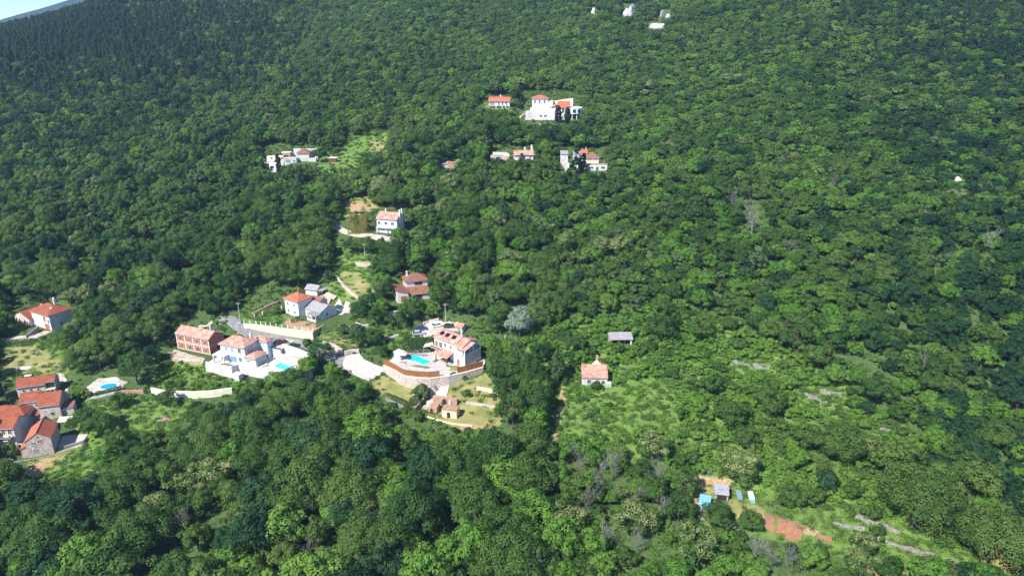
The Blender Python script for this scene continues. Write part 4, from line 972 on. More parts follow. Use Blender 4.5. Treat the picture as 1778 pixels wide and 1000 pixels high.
for t in (-140, -110, -80, -50): 
    a = R(t); b = MB(); cx, cy_ = 9.6 + 6.0 * math.cos(a), 8 + 6.0 * math.sin(a); tx, ty = -math.sin(a), math.cos(a); nx_, ny_ = math.cos(a), math.sin(a)
    b.prism([(cx - tx * .8 - nx_ * .3, cy_ - ty * .8 - ny_ * .3), (cx + tx * .8 - nx_ * .3, cy_ + ty * .8 - ny_ * .3), (cx + tx * .8 + nx_ * .12, cy_ + ty * .8 + ny_ * .12), (cx - tx * .8 + nx_ * .12, cy_ - ty * .8 + ny_ * .12)], 4.0, 5.8); b.build('window', 'glass', h)
rp = [rot(*SITE['B'], *q) for q in ((-1.4, 14.5), (3, 14.6), (7, 15.0), (10, 15.6))]
wallrun('retaining_wall', 'bright retaining wall rising behind the hilltop villa', 'wall', rp, [SITE['B'][0].z + z_ for z_ in (9.4, 10.0, 10.6, 10.9)], .6, 'cream', sink=4)
rp = [G(*q_) for q_ in ((903, 207), (912, 201), (918, 198))]
wallrun('ramp_wall', 'pale ramp wall left of the hilltop villa', 'wall', rp, [q_.z + 1.4 for q_ in rp], .6, 'cream')
h = house('C', 'roofless_barn', 'tumbledown barn with a collapsed pale roof left of the low red roof', 'barn')
vol(h, -9.5, -.2, 0, 4, 2.4, 'none', wall='stone'); MB().extr([(0, 2.7), (2.4, 3.6), (2.4, 3.75), (0, 2.85)], 'x', -8.4, -3).build('roof', 'concrete', h)
MB().extr([(-3.2, 2.4), (-.2, 2.4), (-.2, 3.3), (-2.4, 4.2)], 'y', 0, .4).build('gable_wall', 'cream', h); door(h, 'F', 0, -6, 0, 1.6, 1.9, 'dark'); cbox(h, 'corner_post', 'cream', -.6, 0, -.1, .35, -2, 2.6)
h = house('D', 'cottage', 'low white cottage with a faded red roof and two chimneys')
w, r = vol(h, -9.4, 0, 0, 5.2, 2.6, 'gable_x', 1.6, .45, 'white', 'tile_pink'); chimney(r, -4.0, 2.8, 4, 5.6, .6, 'cream'); chimney(r, -.6, 3.2, 3.6, 6.4, .8, 'cream')
for x in (-7, -4.4, -1.6): window(h, 'F', 0, x, .9, .8, 1.1)
h = house('E', 'terrace_house', 'house with a dark tile hip roof and veranda above a white garage front')
vol(h, -9.2, 0, 0, 4.6, 2.6, 'none', wall='white'); cbox(h, 'terrace_deck', 'earth', -9.3, .1, .0, 4.7, 2.61, 2.72)
for x in (-7.6, -2.0): window(h, 'F', 0, x, 1.0, 1.9, .9, 'bluegrey', 'glass')
door(h, 'F', 0, -4.7, -.1, 1.2, 2.0, 'green'); cbox(h, 'porch_roof', 'tile_brown', -12.4, -9.25, -.6, 2.2, 2.2, 2.4); posts(h, 'post', 'white', [(-12.2, -.4)], -2, 2.2, .3)
vol(h, -9.4, -3.6, 5.2, 11, 5.2, 'hip', 2.4, .7, 'cream', 'tile_brown', 0); cbox(h, 'veranda_rail', 'cream', -9.2, -3.6, 4.75, 4.9, 2.73, 3.6); posts(h, 'post', 'trim', [(-9, 4.8), (-6.4, 4.8), (-3.8, 4.8)], 2.73, 5.1, .18)
w, r = vol(h, -12.6, -8.6, 8.6, 12.4, 7.0, 'gable_x', 1.2, .3, 'white', 'tile_new', 0); chimney(r, -9.2, 10.6, 7.6, 9.0, .4)
vol(h, -15.4, -12.7, 7, 10.5, 6.8, 'shed_f', .6, .3, 'bluegrey', 'slate', 0)
vol(h, -21.8, -18.4, 4, 7.4, 7.2, 'shed_f', .9, .3, 'white', 'slate'); vol(h, -20.0, -18.0, -.6, 1.4, 3.6, 'none', wall='white', wname='annex')
h = house('F', 'garden_hut', 'tiny white and brown garden hut among trees left of the low red roof', 'hut')
vol(h, -6.2, -3.4, .6, 3, 2.0, 'shed_f', .6, .3, 'dirtywhite', 'slate'); vol(h, -3.3, 0, 0, 2.6, 2.3, 'shed_r', .5, .3, 'rustwall', 'tile_pink')
# --- white compound on the left slope
h = house('Gv', 'white_compound', 'sprawling white house with terraces and a red-brown roof in a woodland clearing')
w, r = vol(h, -9.4, -3.6, 3, 8, 4.2, 'hip', 2.2, .4, 'white', 'tile_brown'); vol(h, -12, 0, 8.1, 9.6, 5.6, 'none', wall='white', wname='back_wall'); vol(h, -3.5, 0, 1.5, 6, 1.6, 'none', wall='white', wname='terrace_wall')
vol(h, -17, -13, 3.6, 7.5, 4.4, 'flat', over=.2, wall='rustwall', rmat='white'); window(h, 'F', 3.6, -15, 2.2, 2.4, 1.2, 'dirtywhite', 'dark', bar=False)
vol(h, -15.2, -9.3, -1, 2.4, 2.2, 'flat', over=.1, wall='white', rmat='white'); window(h, 'F', -1, -13.4, .4, 2.2, 1.3, 'bluegrey', 'lightglass'); window(h, 'F', -1, -10.4, .4, .9, 1.1)
vol(h, -25, -17.2, 4.2, 7.4, 2.6, 'none', wall='cream', wname='garden_terrace'); vol(h, -26, -16, .6, 4.1, .9, 'none', wall='white', wname='garden_terrace')
for x in (-22.5, -20, -17.6): window(h, 'F', 4.2, x, 1.0, .6, 1.3, 'cream', 'dark', bar=False)
h = house('Gc', 'garden_cube', 'white cube with one dark opening below the sprawling white house', 'hut')
vol(h, -3.6, 0, 0, 3.4, 3.6, 'flat', over=.1, rmat='cream'); window(h, 'F', 0, -2.0, 1.4, 1.7, 1.3, 'white', 'dark', bar=False); cbox(h, 'apron', 'white', -3.2, 1, -1.6, -.02, -2, .1)
h = house('Gs', 'flat_shed', 'brown shed with a white flat roof alone in the clearing', 'shed')
vol(h, -4.2, 0, 0, 2.8, 2.0, 'flat', over=.4, wall='wood', rmat='white')
# ------------------------------------------------------------------ arched ruins, steps and walls below the terrace
p, yw = SITE['U']
u = thing('arched_ruin', 'small pale stone vault with a dark arched doorway below the lawn', 'ruin', p, yw)
vol(u, -4.4, 0, 0, 2.8, 2.3, 'flat', over=.05, wall='creamwall', rmat='earth', z0=-1.5)
def arch(root, face, c, x, z, w, hgt, mat='dark'):
    pr = [(x - w/2, z)] + [(x + w/2 * math.cos(t), z + hgt - w/2 + w/2 * math.sin(t)) for t in np.linspace(math.pi, 0, 9)] + [(x + w/2, z)]
    n = len(pr); MB().add([(a, c - .05, b) for a, b in pr] + [(a, c - .002, b) for a, b in pr], [tuple(range(n)), tuple(range(n, 2*n))[::-1]] + [(i, (i+1) % n, n + (i+1) % n, n + i) for i in range(n)]).build('arched_opening', mat, root)
arch(u, 'F', 0, -2.4, 0, 1.0, 1.8)
p2_ = G(757, 711)
u = thing('arched_ruin', 'ruined stone wall with two arched openings under the paved court', 'ruin', p2_, -12)
vol(u, -1.5, 5.8, 1.8, 3.0, 3.0, 'none', wall='rustwall', z0=-1.5); arch(u, 'F', 1.8, 2.0, .7, 1.4, 2.0); cbox(u, 'buttress', 'creamwall', 3.4, 4.0, 1.5, 1.79, -1, 2.6)
vol(u, -1.6, 1.0, -2.2, 0.6, 1.9, 'none', wall='rustwall', z0=-1.5, wname='lower_wall'); arch(u, 'F', -2.2, -.6, -.2, .8, 1.7)
st = thing('stone_steps', 'grey stone stairway between the paved court and the ruins', 'stairs', G(743, 705), -32)
for k in range(11): cbox(st, 'step', 'concrete', -1.1, 1.1, -1.6 + k * .42, -1.18 + k * .42, -.6, .15 + k * .13)
sw = [G(*q) for q in ((721, 717), (728, 708), (735, 700), (741, 692))]
wallrun('stair_wall', 'dark stone wall beside the stone stairway', 'wall', sw, [q.z + 1.7 for q in sw], .45, 'drystone')
sw = [G(*q) for q in ((670, 694), (686, 702), (704, 711), (720, 718))]
wallrun('stone_wall', 'thin grey stone wall along the wood below the dry lawn', 'wall', sw, [q.z + .8 for q in sw], .5, 'drystone')
sw = [G(*q) for q in ((742, 724), (760, 730), (785, 736), (820, 740))]
wallrun('stone_kerb', 'narrow pale stone edge curving below the arched vault', 'wall', sw, [q.z + .35 for q in sw], .35, 'creamwall')
sw = [G(*q) for q in ((809, 700), (830, 703), (866, 709))]
wallrun('stone_wall', 'crumbling pink stone wall at the lower edge of the lawn', 'wall', sw, [q.z + .6 for q in sw], .6, 'stone')
sw = [G(*q) for q in ((828, 676), (848, 679), (862, 684), (868, 688))]
wallrun('stone_wall', 'pale stone wall on the lawn beside the round bush', 'wall', sw, [q.z + .9 for q in sw], .7, 'creamwall')
sw = [G(*q) for q in ((800, 744), (820, 747), (850, 749))]
wallrun('stone_wall', 'low reddish stone wall at the foot of the ruins', 'wall', sw, [q.z + .7 for q in sw], .6, 'rustwall')
bn = thing('firewood_bench', 'red-brown bench against the stone retaining wall above the paved court', 'bench', G(771, 667), 12)
cbox(bn, 'seat', 'reddoor', -1.6, 1.6, -.3, .3, .4, .5); cbox(bn, 'backrest', 'reddoor', -1.6, 1.6, .24, .3, .5, 1.0); posts(bn, 'leg', 'wood', [(-1.4, 0), (1.4, 0)], -.3, .4, .2)
wr = thing('iron_sculpture', 'tangle of dark iron bars standing on the paved court', 'sculpture', G(756, 678), 0)
for k in range(7):
    a = rnd.uniform(0, 6.28); MB().tube([(math.cos(a) * .9, math.sin(a) * .7, -.1), (rnd.uniform(-.3, .3), rnd.uniform(-.3, .3), 1.6 + rnd.uniform(-.4, .5)), (math.cos(a + 2.4) * 1.0, math.sin(a + 2.4) * .8, .3)], .05, 5).build('bar', 'wood', wr)
# walls around the yard by the lane
sw = [G(*q) for q in ((562, 600), (580, 605), (594, 615))]
wallrun('retaining_wall', 'rough pale stone bank wall between the lane and the mown strip', 'wall', sw, [q.z + 1.6 for q in sw], .8, 'stone')
sw = [G(*q) for q in ((598, 617), (610, 614), (624, 613))]
wallrun('retaining_wall', 'straight rubble wall at the back of the pale turning yard', 'wall', sw, [q.z + 1.5 for q in sw], .5, 'stone')
sw = [G(*q) for q in ((586, 637), (605, 645), (626, 655), (642, 661))]
wallrun('parapet_wall', 'low wall along the outer edge of the pale turning yard', 'wall', sw, [q.z + .8 for q in sw], .3, 'dirtywhite')
bs = thing('post_rail', 'row of short dark posts along the turning yard', 'fence', sw[0])
for a in dense(sw, 2.6):
    c = a - sw[0]; z_ = h1(a.x, a.y) - sw[0].z; cbox(bs, 'post', 'greytrim', c.x - .05, c.x + .05, c.y - .05, c.y + .05, z_ + .7, z_ + 1.5)
for lab, pts in (('broken pale stone wall in the garden left of the clipped hedge', ((668, 592), (680, 588), (692, 584))), ('heap of pale stones set as a wall above the mown strip', ((618, 563), (632, 568), (640, 566))),
                 ('curving field wall of brown stone beside the terraced meadow', ((584, 482), (596, 497), (610, 510), (622, 520))), ('short brown bank wall crossing the terraced meadow', ((618, 459), (636, 462), (652, 461))),
                 ('stone wall along the drive behind the parked cars', ((735, 563), (745, 560), (762, 556)))):
    w_ = [G(*q) for q in pts]; wallrun('stone_wall', lab, 'wall', w_, [q.z + .8 for q in w_], .6, 'stone')
# dry stone terrace walls on the right-hand slope
def ragged(name, label, pts, hgt, th=.6):
    w_ = dense([G(*q) for q in pts], .9); w_ = [q + Vector((rnd.uniform(-.3, .3), rnd.uniform(-.3, .3), 0)) for q in w_]
    wallrun(name, label, 'wall', w_, [h1(q.x, q.y) + hgt * .72 * (.75 + .3 * math.sin(i * 1.3) + rnd.uniform(-.4, .3)) for i, q in enumerate(w_)], th, 'drystone', 'dry stone terrace walls')
for lab, pts, hg in (
 ('upper dry stone wall with a gap in the scrub right of the ruined cottage', ((1270, 630), (1290, 633), (1310, 637), (1336, 641)), 1.7),
 ('dry stone wall beside a bush at the top of the terraces', ((1424, 680), (1445, 684), (1463, 689)), 1.5),
 ('tumbled dry stone wall one terrace below the shorter wall', ((1398, 688), (1415, 694), (1434, 702)), 1.4),
 ('long grey dry stone wall running down from a round bush', ((1486, 897), (1505, 906), (1528, 913), (1550, 921), (1562, 929)), 1.3),
 ('grey dry stone wall between the vegetable plots and the lawn', ((1445, 907), (1465, 914), (1500, 920)), 1.0),
 ('lowest long dry stone wall above the green lawn', ((1525, 934), (1550, 945), (1580, 956), (1620, 966)), 1.3),
 ('dry stone wall end disappearing at the lower right corner', ((1640, 973), (1665, 981), (1700, 996)), 1.2),
 ('tan dry stone wall below the blue tarpaulin sheds', ((1205, 896), (1225, 903), (1255, 911), (1283, 918)), .7),
 ('short stone wall under the garden trees near the upper path', ((1218, 817), (1240, 819), (1258, 822)), .6),
 ('broken stone wall on the steep scrub above the terraces', ((1252, 566), (1265, 563), (1276, 562)), .9),
 ('small stone wall with dry grass above it on the right-hand scrub', ((1308, 562), (1318, 563), (1332, 564)), .9),
 ('grey stone bank half hidden by shrubs right of the terraces', ((1525, 745), (1545, 748), (1560, 752)), 1.0),
 ('stone bank under a thicket at the far right of the terraces', ((1682, 760), (1697, 772), (1712, 790)), 1.0)):
    ragged('dry_stone_wall', lab, pts, hg)
# ------------------------------------------------------------------ kitchen garden: sheds under tarpaulins
p, yw = SITE['Q']
q1 = thing('tarpaulin_shed', 'low shed under a bright blue tarpaulin beside the big garden tree', 'shed', G(1222, 876), -20)
vol(q1, -1.1, 1.4, -1.8, 1.2, 1.3, 'shed_f', .5, .12, 'sheet', 'tarp', -.4); cbox(q1, 'front_sheet', 'sheet', -1.2, 1.5, -2.3, -1.95, -.3, .9)
q1 = thing('patched_shed', 'shed patched from grey sheets with open dark front in the kitchen garden', 'shed', G(1252, 864), -12)
vol(q1, -1.6, 1.5, -1.0, 1.6, 1.9, 'shed_f', .5, .25, 'sheet', 'sheet', -.4); cbox(q1, 'front_opening', 'dark', -1.1, 1.1, -1.06, -1.002, -.1, 1.5); cbox(q1, 'roof_patch', 'greytrim', -.9, .2, -.2, .6, 2.42, 2.5); cbox(q1, 'side_wall', 'reddoor', 1.51, 1.56, -.9, 1.4, 0, 1.6)
def barrel(q, label):
    t = thing('water_barrel', label, 'barrel', q)
    MB().tube([(0, 0, -.1), (0, 0, .3), (0, 0, .8), (0, 0, 1.1)], [.38, .46, .46, .38], 12).build('body', 'barrel', t); MB().tube([(0, 0, 1.1), (0, 0, 1.16)], .36, 12).build('lid', 'trim', t)
barrel(G(1244, 851), 'blue water barrel at the back corner of the patched shed'); barrel(G(1258, 867), 'blue water barrel in front of the patched shed')
for lab, px, py, mt in (('narrow glazed cold frame between the patched shed and the white frame', 1283, 862, 'sheet'), ('white cold frame with a blue sheet at its foot', 1304, 864, 'trim')):
    t = thing('cold_frame', lab, 'cold frame', G(px, py), -5)
    MB().box(-.55, -.45, -1.2, 1.2, -.2, .9).box(.45, .55, -1.2, 1.2, -.2, .9).box(-.45, .45, -1.2, -1.1, -.2, .6).box(-.45, .45, 1.1, 1.2, -.2, .9).build('frame', mt, t)
    MB().add([(-.6, -1.25, .62), (.6, -1.25, .62), (.6, 1.25, .95), (-.6, 1.25, .95), (-.6, -1.25, .68), (.6, -1.25, .68), (.6, 1.25, 1.01), (-.6, 1.25, 1.01)], [(3,2,1,0),(4,5,6,7),(0,1,5,4),(1,2,6,5),(2,3,7,6),(3,0,4,7)]).build('lid', 'lightglass' if mt == 'sheet' else 'white', t)
    if mt == 'trim': cbox(t, 'blue_sheet', 'tarp', -.5, .5, -2.0, -1.26, -.2, .5)
t = thing('white_drum', 'small white drum beside the blue tarpaulin shed', 'drum', G(1213, 886)); MB().tube([(0, 0, -.1), (0, 0, .4), (0, 0, .8)], [.3, .34, .3], 10).build('body', 'trim', t); MB().tube([(0, 0, .8), (0, 0, .85)], .28, 10).build('lid', 'greytrim', t)
t = thing('rusty_drum', 'rust-brown rounded tank left of the blue tarpaulin shed', 'tank', G(1184, 872)); MB().tube([(-.9, 0, .5), (-.7, 0, .5), (.7, 0, .5), (.9, 0, .5)], [.35, .6, .6, .35], 12).build('body', 'rustwall', t); MB().box(-.6, -.4, -.4, .4, -.4, .2).box(.4, .6, -.4, .4, -.4, .2).build('stand', 'wood', t)
# ------------------------------------------------------------------ cars
def car(px, py, yaw, paint, label, L=4.2, van=False, base=None):
    t = thing('parked_car', label, 'car', base or G(px, py), yaw); w = .84; hgt = 1.75 if van else 1.42
    prof = [(-L/2, .35), (L/2, .35), (L/2, .68), (L/2 - .12, .8), (L/2 - 1.0, .93), (-L/2 + .25, .95), (-L/2, .85)]
    n = len(prof); m = MB(); m.extr(prof, 'y', -w, w); m.build('body', paint, t)
    c = [(L/2 - 1.05, .93), (L/2 - 1.75, hgt - .04), (L/2 - 2.1, hgt), (-L/2 + .75, hgt), (-L/2 + .18, .95)]
    def cab(ins, zs, lo, hi):
        vv = [(x, -(w - .04 - ins * (z - .93)), z * 1.0) for x, z in c] + [(x, (w - .04 - ins * (z - .93)), z) for x, z in c]; k = len(c)
        return MB().add(vv, [tuple(range(k)), tuple(range(k, 2*k))[::-1]] + [(i, (i+1) % k, k + (i+1) % k, k + i) for i in range(k)])
    cab(.3, 1, 0, 0).build('window_band', 'glass', t)
    x0, x1 = -L/2 + .72, L/2 - 1.75; yy = w - .04 - .3 * (hgt - .97)
    cbox(t, 'car_roof', paint, x0, x1, -yy, yy, hgt - .03, hgt + .04)
    for sx in (-L/2 + .75, L/2 - .8):
        for sy in (-w, w):
            o = MB().tube([(sx, sy - .1 * np.sign(sy), .31), (sx, sy + .03 * np.sign(sy), .31)], .31, 14).build('wheel', 'black', t)
            MB().tube([(sx, sy + .031 * np.sign(sy), .31), (sx, sy + .045 * np.sign(sy), .31)], .18, 10).build('rim', 'paint_silver', o)
    for sy in (-.6, .6):
        cbox(t, 'headlight', 'headlamp', L/2 - .05, L/2 + .012, sy - .18, sy + .18, .58, .72); cbox(t, 'tail_light', 'taillamp', -L/2 - .012, -L/2 + .04, sy - .15, sy + .15, .62, .8)
    return t
car(760, 567, 24, 'paint_white', 'white hatchback parked above the solar panel villa')
car(731, 573, 14, 'paint_blue', 'dark blue car parked beside the clipped hedge')
car(727, 581, 14, 'paint_silver', 'silver car half hidden behind the clipped hedge')
car(780, 569, 8, 'paint_black', 'dark car with luggage beside the tiny tiled shed', 3.8)
car(590, 537, -38, 'paint_teal', 'dark teal car beside the grey-roofed annex')
car(0, 0, yL + 62, 'paint_red', 'dark red car on the grey car deck', 4.2, base=lloc(4.9, 11.4, 3.16))
car(54, 660, 22, 'paint_white', 'white car behind the long stone house', 4.4, True)
car(548, 602, -30, 'paint_black', 'dark car in tree shade on the lane') if False else None
# ------------------------------------------------------------------ utility poles
def pole(px, py, hgt, label, mat='pole', arm=True, yaw=0):
    t = thing('utility_pole', label, 'pole', G(px, py), yaw)
    MB().tube([(0, 0, -.8), (0, 0, hgt)], [.16, .09], 8).build('shaft', mat, t)
    if arm:
        cbox(t, 'crossarm', mat, -.8, .8, -.05, .05, hgt - .55, hgt - .45)
        for x in (-.7, 0, .7): MB().tube([(x, 0, hgt - .45), (x, 0, hgt - .3)], [.05, .035], 6).build('insulator', 'trim', t)
pole(418, 562, 8.0, 'pale concrete pole at the bend of the lane'); pole(774, 562, 7.5, 'pale pole behind the white hatchback'); pole(634, 448, 6.0, 'grey pole in the terraced meadow below the track')
pole(28, 835, 7.0, 'grey pole at the lower left by the village field'); pole(13, 697, 7.0, 'wooden pole beside the long stone house', 'woodpole'); pole(577, 397, 6.5, 'dark wooden pole where the track leaves the wood', 'woodpole')
pole(877, 596, 3.0, 'thin white stake in the scrub right of the solar panel villa', 'trim', False)
lp = thing('street_lamp', 'white street lamp at the bend of the lane', 'street lamp', G(413, 580)); MB().tube([(0, 0, -.5), (0, 0, 3.6), (.25, -.1, 4.1), (.9, -.3, 4.3)], [.1, .08, .06, .05], 8).build('post', 'trim', lp); cbox(lp, 'lamp_head', 'trim', .75, 1.35, -.45, -.2, 4.22, 4.36)
# ------------------------------------------------------------------ field furniture
t = thing('garden_boat', 'small white boat lying upturned on the dry meadow', 'boat', G(44, 640), 14)
v = []; sec = [(-1.9, .05, .3), (-1.4, .5, .55), (0, .62, .65), (1.2, .5, .6), (1.9, .12, .4)]
for x, w_, z_ in sec: v += [(x, -w_, .05), (x, -w_ * .7, z_ * .8), (x, 0, z_), (x, w_ * .7, z_ * .8), (x, w_, .05)]
f = []
for i in range(4):
    for k in range(4): q = i * 5 + k; f.append((q, q + 1, q + 6, q + 5))
f += [(0, 4, 3, 2, 1), (20, 21, 22, 23, 24)]; MB().add(v, f).build('hull', 'trim', t); cbox(t, 'keel', 'bluegrey', -1.6, 1.6, -.03, .03, .55, .72)
t = thing('debris_heap', 'heap of grey planks and brown rubble in the village field', 'heap', G(286, 727))
for k in range(9):
    a = rnd.uniform(0, 3.1); c, s_ = math.cos(a), math.sin(a); l = rnd.uniform(.6, 1.5); x, y, z = rnd.uniform(-1, 1), rnd.uniform(-.7, .7), rnd.uniform(.05, .5)
    MB().prism([(x + c*l - s_*.15, y + s_*l + c*.15), (x - c*l - s_*.15, y - s_*l + c*.15), (x - c*l + s_*.15, y - s_*l - c*.15), (x + c*l + s_*.15, y + s_*l - c*.15)], [z, z - .2, z - .2, z], [z + .1, z - .1, z - .1, z + .1]).build('plank', rnd.choice(['dirtywhite', 'rustwall', 'wood']), t)
# ------------------------------------------------------------------ limestone outcrops
def rock(px, py, sx, sy, sz, label, seed):
    rr = random.Random(seed); bm = bmesh.new(); bmesh.ops.create_icosphere(bm, subdivisions=3, radius=1)
    ph = [rr.uniform(0, 6) for _ in range(6)]
    pk = [(Vector((rr.uniform(-1, 1), rr.uniform(-1, 1), rr.uniform(0, 1))).normalized(), rr.uniform(.35, .8)) for _ in range(11)]
    for v_ in bm.verts:
        d = v_.co.normalized(); k = 1.15 + .18 * math.sin(5 * d.x + ph[0]) * math.sin(4 * d.y + ph[1])
        for n_, lim in pk:
            q = d.dot(n_)
            if q > 1e-3: k = min(k, lim / q)
        k += .06 * math.sin(11 * d.x + ph[2]) * math.sin(13 * d.z + ph[3])
        v_.co = Vector((d.x * sx, d.y * sy, d.z * sz)) * max(k, .3)
    m_ = bpy.data.meshes.new('rock_outcrop'); bm.to_mesh(m_); bm.free(); m_.materials.append(M['rock'])
    o = link(bpy.data.objects.new('rock_outcrop', m_)); o.location = G(px, py) + Vector((0, 0, sz * .25)); o.rotation_euler = (0, 0, rr.uniform(0, 3)); tag(o, label, 'rock', 'limestone outcrops near the top of the slope')
ROCKS = []
for i, (px, py, a, b, c, lab) in enumerate(((1087, 27, 5, 4, 7, 'left half of the split white limestone crag near the top'), (1098, 28, 5, 4, 9.5, 'pointed right half of the split white limestone crag'), (1150, 26, 7, 4, 4, 'low white outcrop right of the split crag'),
   (1137, 48, 8, 4, 3.5, 'ragged white outcrop below the split crag'), (1160, 30, 3, 3, 3.5, 'small white outcrop at the far right of the group'), (1031, 23, 2.4, 2.4, 4.5, 'small upright white rock left of the split crag'), (1080, 54, 3, 2, 2.4, 'tiny white rock under the split crag'),
   (220, 6, 4, 3, 4, 'lone pale rock among the dark pines at the upper left'), (742, 26, 3, 3, 3, 'grey rock in the trees left of the crags'), (752, 33, 3, 2, 2.5, 'small grey rock just below another left of the crags'), (1664, 313, 2.2, 1.6, 1.6, 'pale boulder in the wood at the right'), (1572, 2, 5, 3, 4, 'white rock at the top edge on the right'), (1530, 1, 3, 3, 3, 'pale rock at the top edge left of another'), (920, 3, 4, 3, 4, 'white rock at the top edge above the hilltop villa'))):
    rock(px, py, a, b, c, lab, i + 3); ROCKS.append((px, py))
# ------------------------------------------------------------------ vegetation
def leafmesh(name, P, N, size, tint, mats, mi=None, asp=0.75, seed=0, SN=None):
    g = np.random.default_rng(seed); n = len(P)
    N = N / np.linalg.norm(N, axis=1, keepdims=True)
    t = np.cross(N, g.normal(size=(n, 3))); t /= np.linalg.norm(t, axis=1, keepdims=True) + 1e-9
    b = np.cross(N, t); s = size * g.uniform(.65, 1.35, (n, 1))
    q = np.stack([P + t * s, P + b * s * asp + t * s * g.uniform(-.4, .4, (n, 1)), P - t * s * g.uniform(.7, 1.1, (n, 1)), P - b * s * asp + t * s * g.uniform(-.4, .4, (n, 1))], 1)
    q[:, 1] += N * s * .25; q[:, 3] += N * s * .25
    me = bpy.data.meshes.new(name); me.vertices.add(4 * n); me.vertices.foreach_set('co', q.ravel())
    me.loops.add(4 * n); me.loops.foreach_set('vertex_index', np.arange(4 * n)); me.polygons.add(n); me.polygons.foreach_set('loop_start', np.arange(n) * 4)
    me.update(); a = me.attributes.new('tint', 'FLOAT', 'FACE'); a.data.foreach_set('value', tint.astype(np.float32))
    if SN is not None:
        nn = SN * .9 + N * .28; nn /= np.linalg.norm(nn, axis=1, keepdims=True); me.normals_split_custom_set_from_vertices(np.repeat(nn, 4, axis=0).tolist())
    for m in mats: me.materials.append(M[m])
    if mi is not None: me.polygons.foreach_set('material_index', mi.astype(np.int32))
    return me
def clumps(seed, Rr, z0, z1, nc, shape='round'):
    g = np.random.default_rng(seed); C = []; rad = []; zc, hz = (z0 + z1) / 2, (z1 - z0) / 2
    ph = g.uniform(0, 6.28, 5); k = 0
    while len(C) < nc:
        k += 1
        if shape == 'cone':
            t = g.uniform(0, 1) ** .75; z = z0 + (z1 - z0) * t; rr = Rr * (1 - t) ** .8 * g.uniform(.65, 1.0); a = g.uniform(0, 6.28)
            C.append((rr * math.cos(a), rr * math.sin(a), z)); rad.append(Rr * g.uniform(.22, .34) * (1.05 - .6 * t)); continue
        if shape == 'column':
            t = g.uniform(0, 1); z = z0 + (z1 - z0) * t; rr = Rr * (math.sin(math.pi * min(1, t * .8 + .2)) ** .6) * g.uniform(.5, .85); a = g.uniform(0, 6.28)
            C.append((rr * math.cos(a), rr * math.sin(a), z)); rad.append(Rr * g.uniform(.4, .55)); continue
        if shape == 'pine':
            t = g.uniform(0, 1); z = z0 + (z1 - z0) * t; rr = Rr * (1 - t * .75) * g.uniform(.3, 1.0); a = g.uniform(0, 6.28)
            C.append((rr * math.cos(a), rr * math.sin(a), z)); rad.append(Rr * g.uniform(.2, .34)); continue
        d = g.normal(size=3); d /= np.linalg.norm(d)
        if d[2] < -.45: continue
        am = 1 + .20 * math.sin(3 * math.atan2(d[1], d[0]) + ph[0]) + .14 * math.sin(5 * math.atan2(d[1], d[0]) + ph[1] + 3 * d[2])
        f = g.uniform(.52, .84) * am
        c = np.array([d[0] * Rr * f, d[1] * Rr * f, zc + d[2] * hz * f])
        r = Rr * g.uniform(.20, .40)
        if any(np.linalg.norm(c - np.array(o)) < .55 * min(r, q) for o, q in zip(C, rad)) and k < nc * 30: continue
        C.append(tuple(c)); rad.append(r)
    return np.array(C), np.array(rad), np.array([0, 0, zc - .25 * hz]), g
def crown(name, seed, Rr, z0, z1, nc, nl, size, mats, shape='round', blossom=0.0, split=False):
    C, rad, ctr, g = clumps(seed, Rr, z0, z1, nc, shape)
    w = rad ** 2; cnt = np.maximum(4, (nl * w / w.sum()).astype(int)); P, N, T, MI, S_ = [], [], [], [], []
    for c, r, k in zip(C, rad, cnt):
        d = g.normal(size=(k * 2, 3)); d /= np.linalg.norm(d, axis=1, keepdims=True)
        out = (c - ctr) / (np.linalg.norm(c - ctr) + 1e-6)
        sc = d @ out + .35 * d[:, 2] + g.uniform(-.25, .25, k * 2); d = d[np.argsort(-sc)[:k]]
        p = c + d * r * g.uniform(.62, 1.08, (k, 1)) * np.array([1, 1, .85])
        P.append(p); S_.append(d); N.append(d + g.normal(size=(k, 3)) * .36 + np.array([0, 0, .25])); base = g.uniform(.15, .85)
        T.append(np.clip(base + g.uniform(-.3, .3, k), 0, 1))
        top = (c[2] > z0 + (z1 - z0) * .45) and g.uniform() < blossom
        MI.append(((g.uniform(size=k) < .86) & (d[:, 2] > -.25)) if top else np.zeros(k, bool))
    P, N, T, MI = np.concatenate(P), np.concatenate(N), np.concatenate(T), np.concatenate(MI); S_ = np.concatenate(S_)
    if split:
        return leafmesh(name, P[~MI], N[~MI], size, T[~MI], mats[:1], seed=seed, SN=S_[~MI]), leafmesh('blossom', P[MI], N[MI], size * .8, T[MI], mats[1:], seed=seed + 1, SN=S_[MI])
    return leafmesh(name, P, N, size, T, mats, MI if blossom else None, seed=seed, SN=S_)
def trunkmesh(seed, z1, r=.22, mat='bark'):
    g = random.Random(seed); m = MB(); pts = [Vector((0, 0, -1.0))]
    for k in range(1, 5): pts.append(Vector((g.uniform(-.2, .2) * k * .5, g.uniform(-.2, .2) * k * .5, z1 * k / 4)))
    m.tube(pts, [r * 1.3, r, r * .8, r * .6, r * .35], 6)
    for k in range(5):
        a = g.uniform(0, 6.28); s = pts[2 + k % 2]; e = s + Vector((math.cos(a), math.sin(a), g.uniform(.7, 1.2))) * z1 * g.uniform(.25, .42)
        m.tube([s, s.lerp(e, .5) + Vector((0, 0, .2)), e], [r * .5, r * .32, r * .12], 5)
    return m.mesh('trunk', mat)
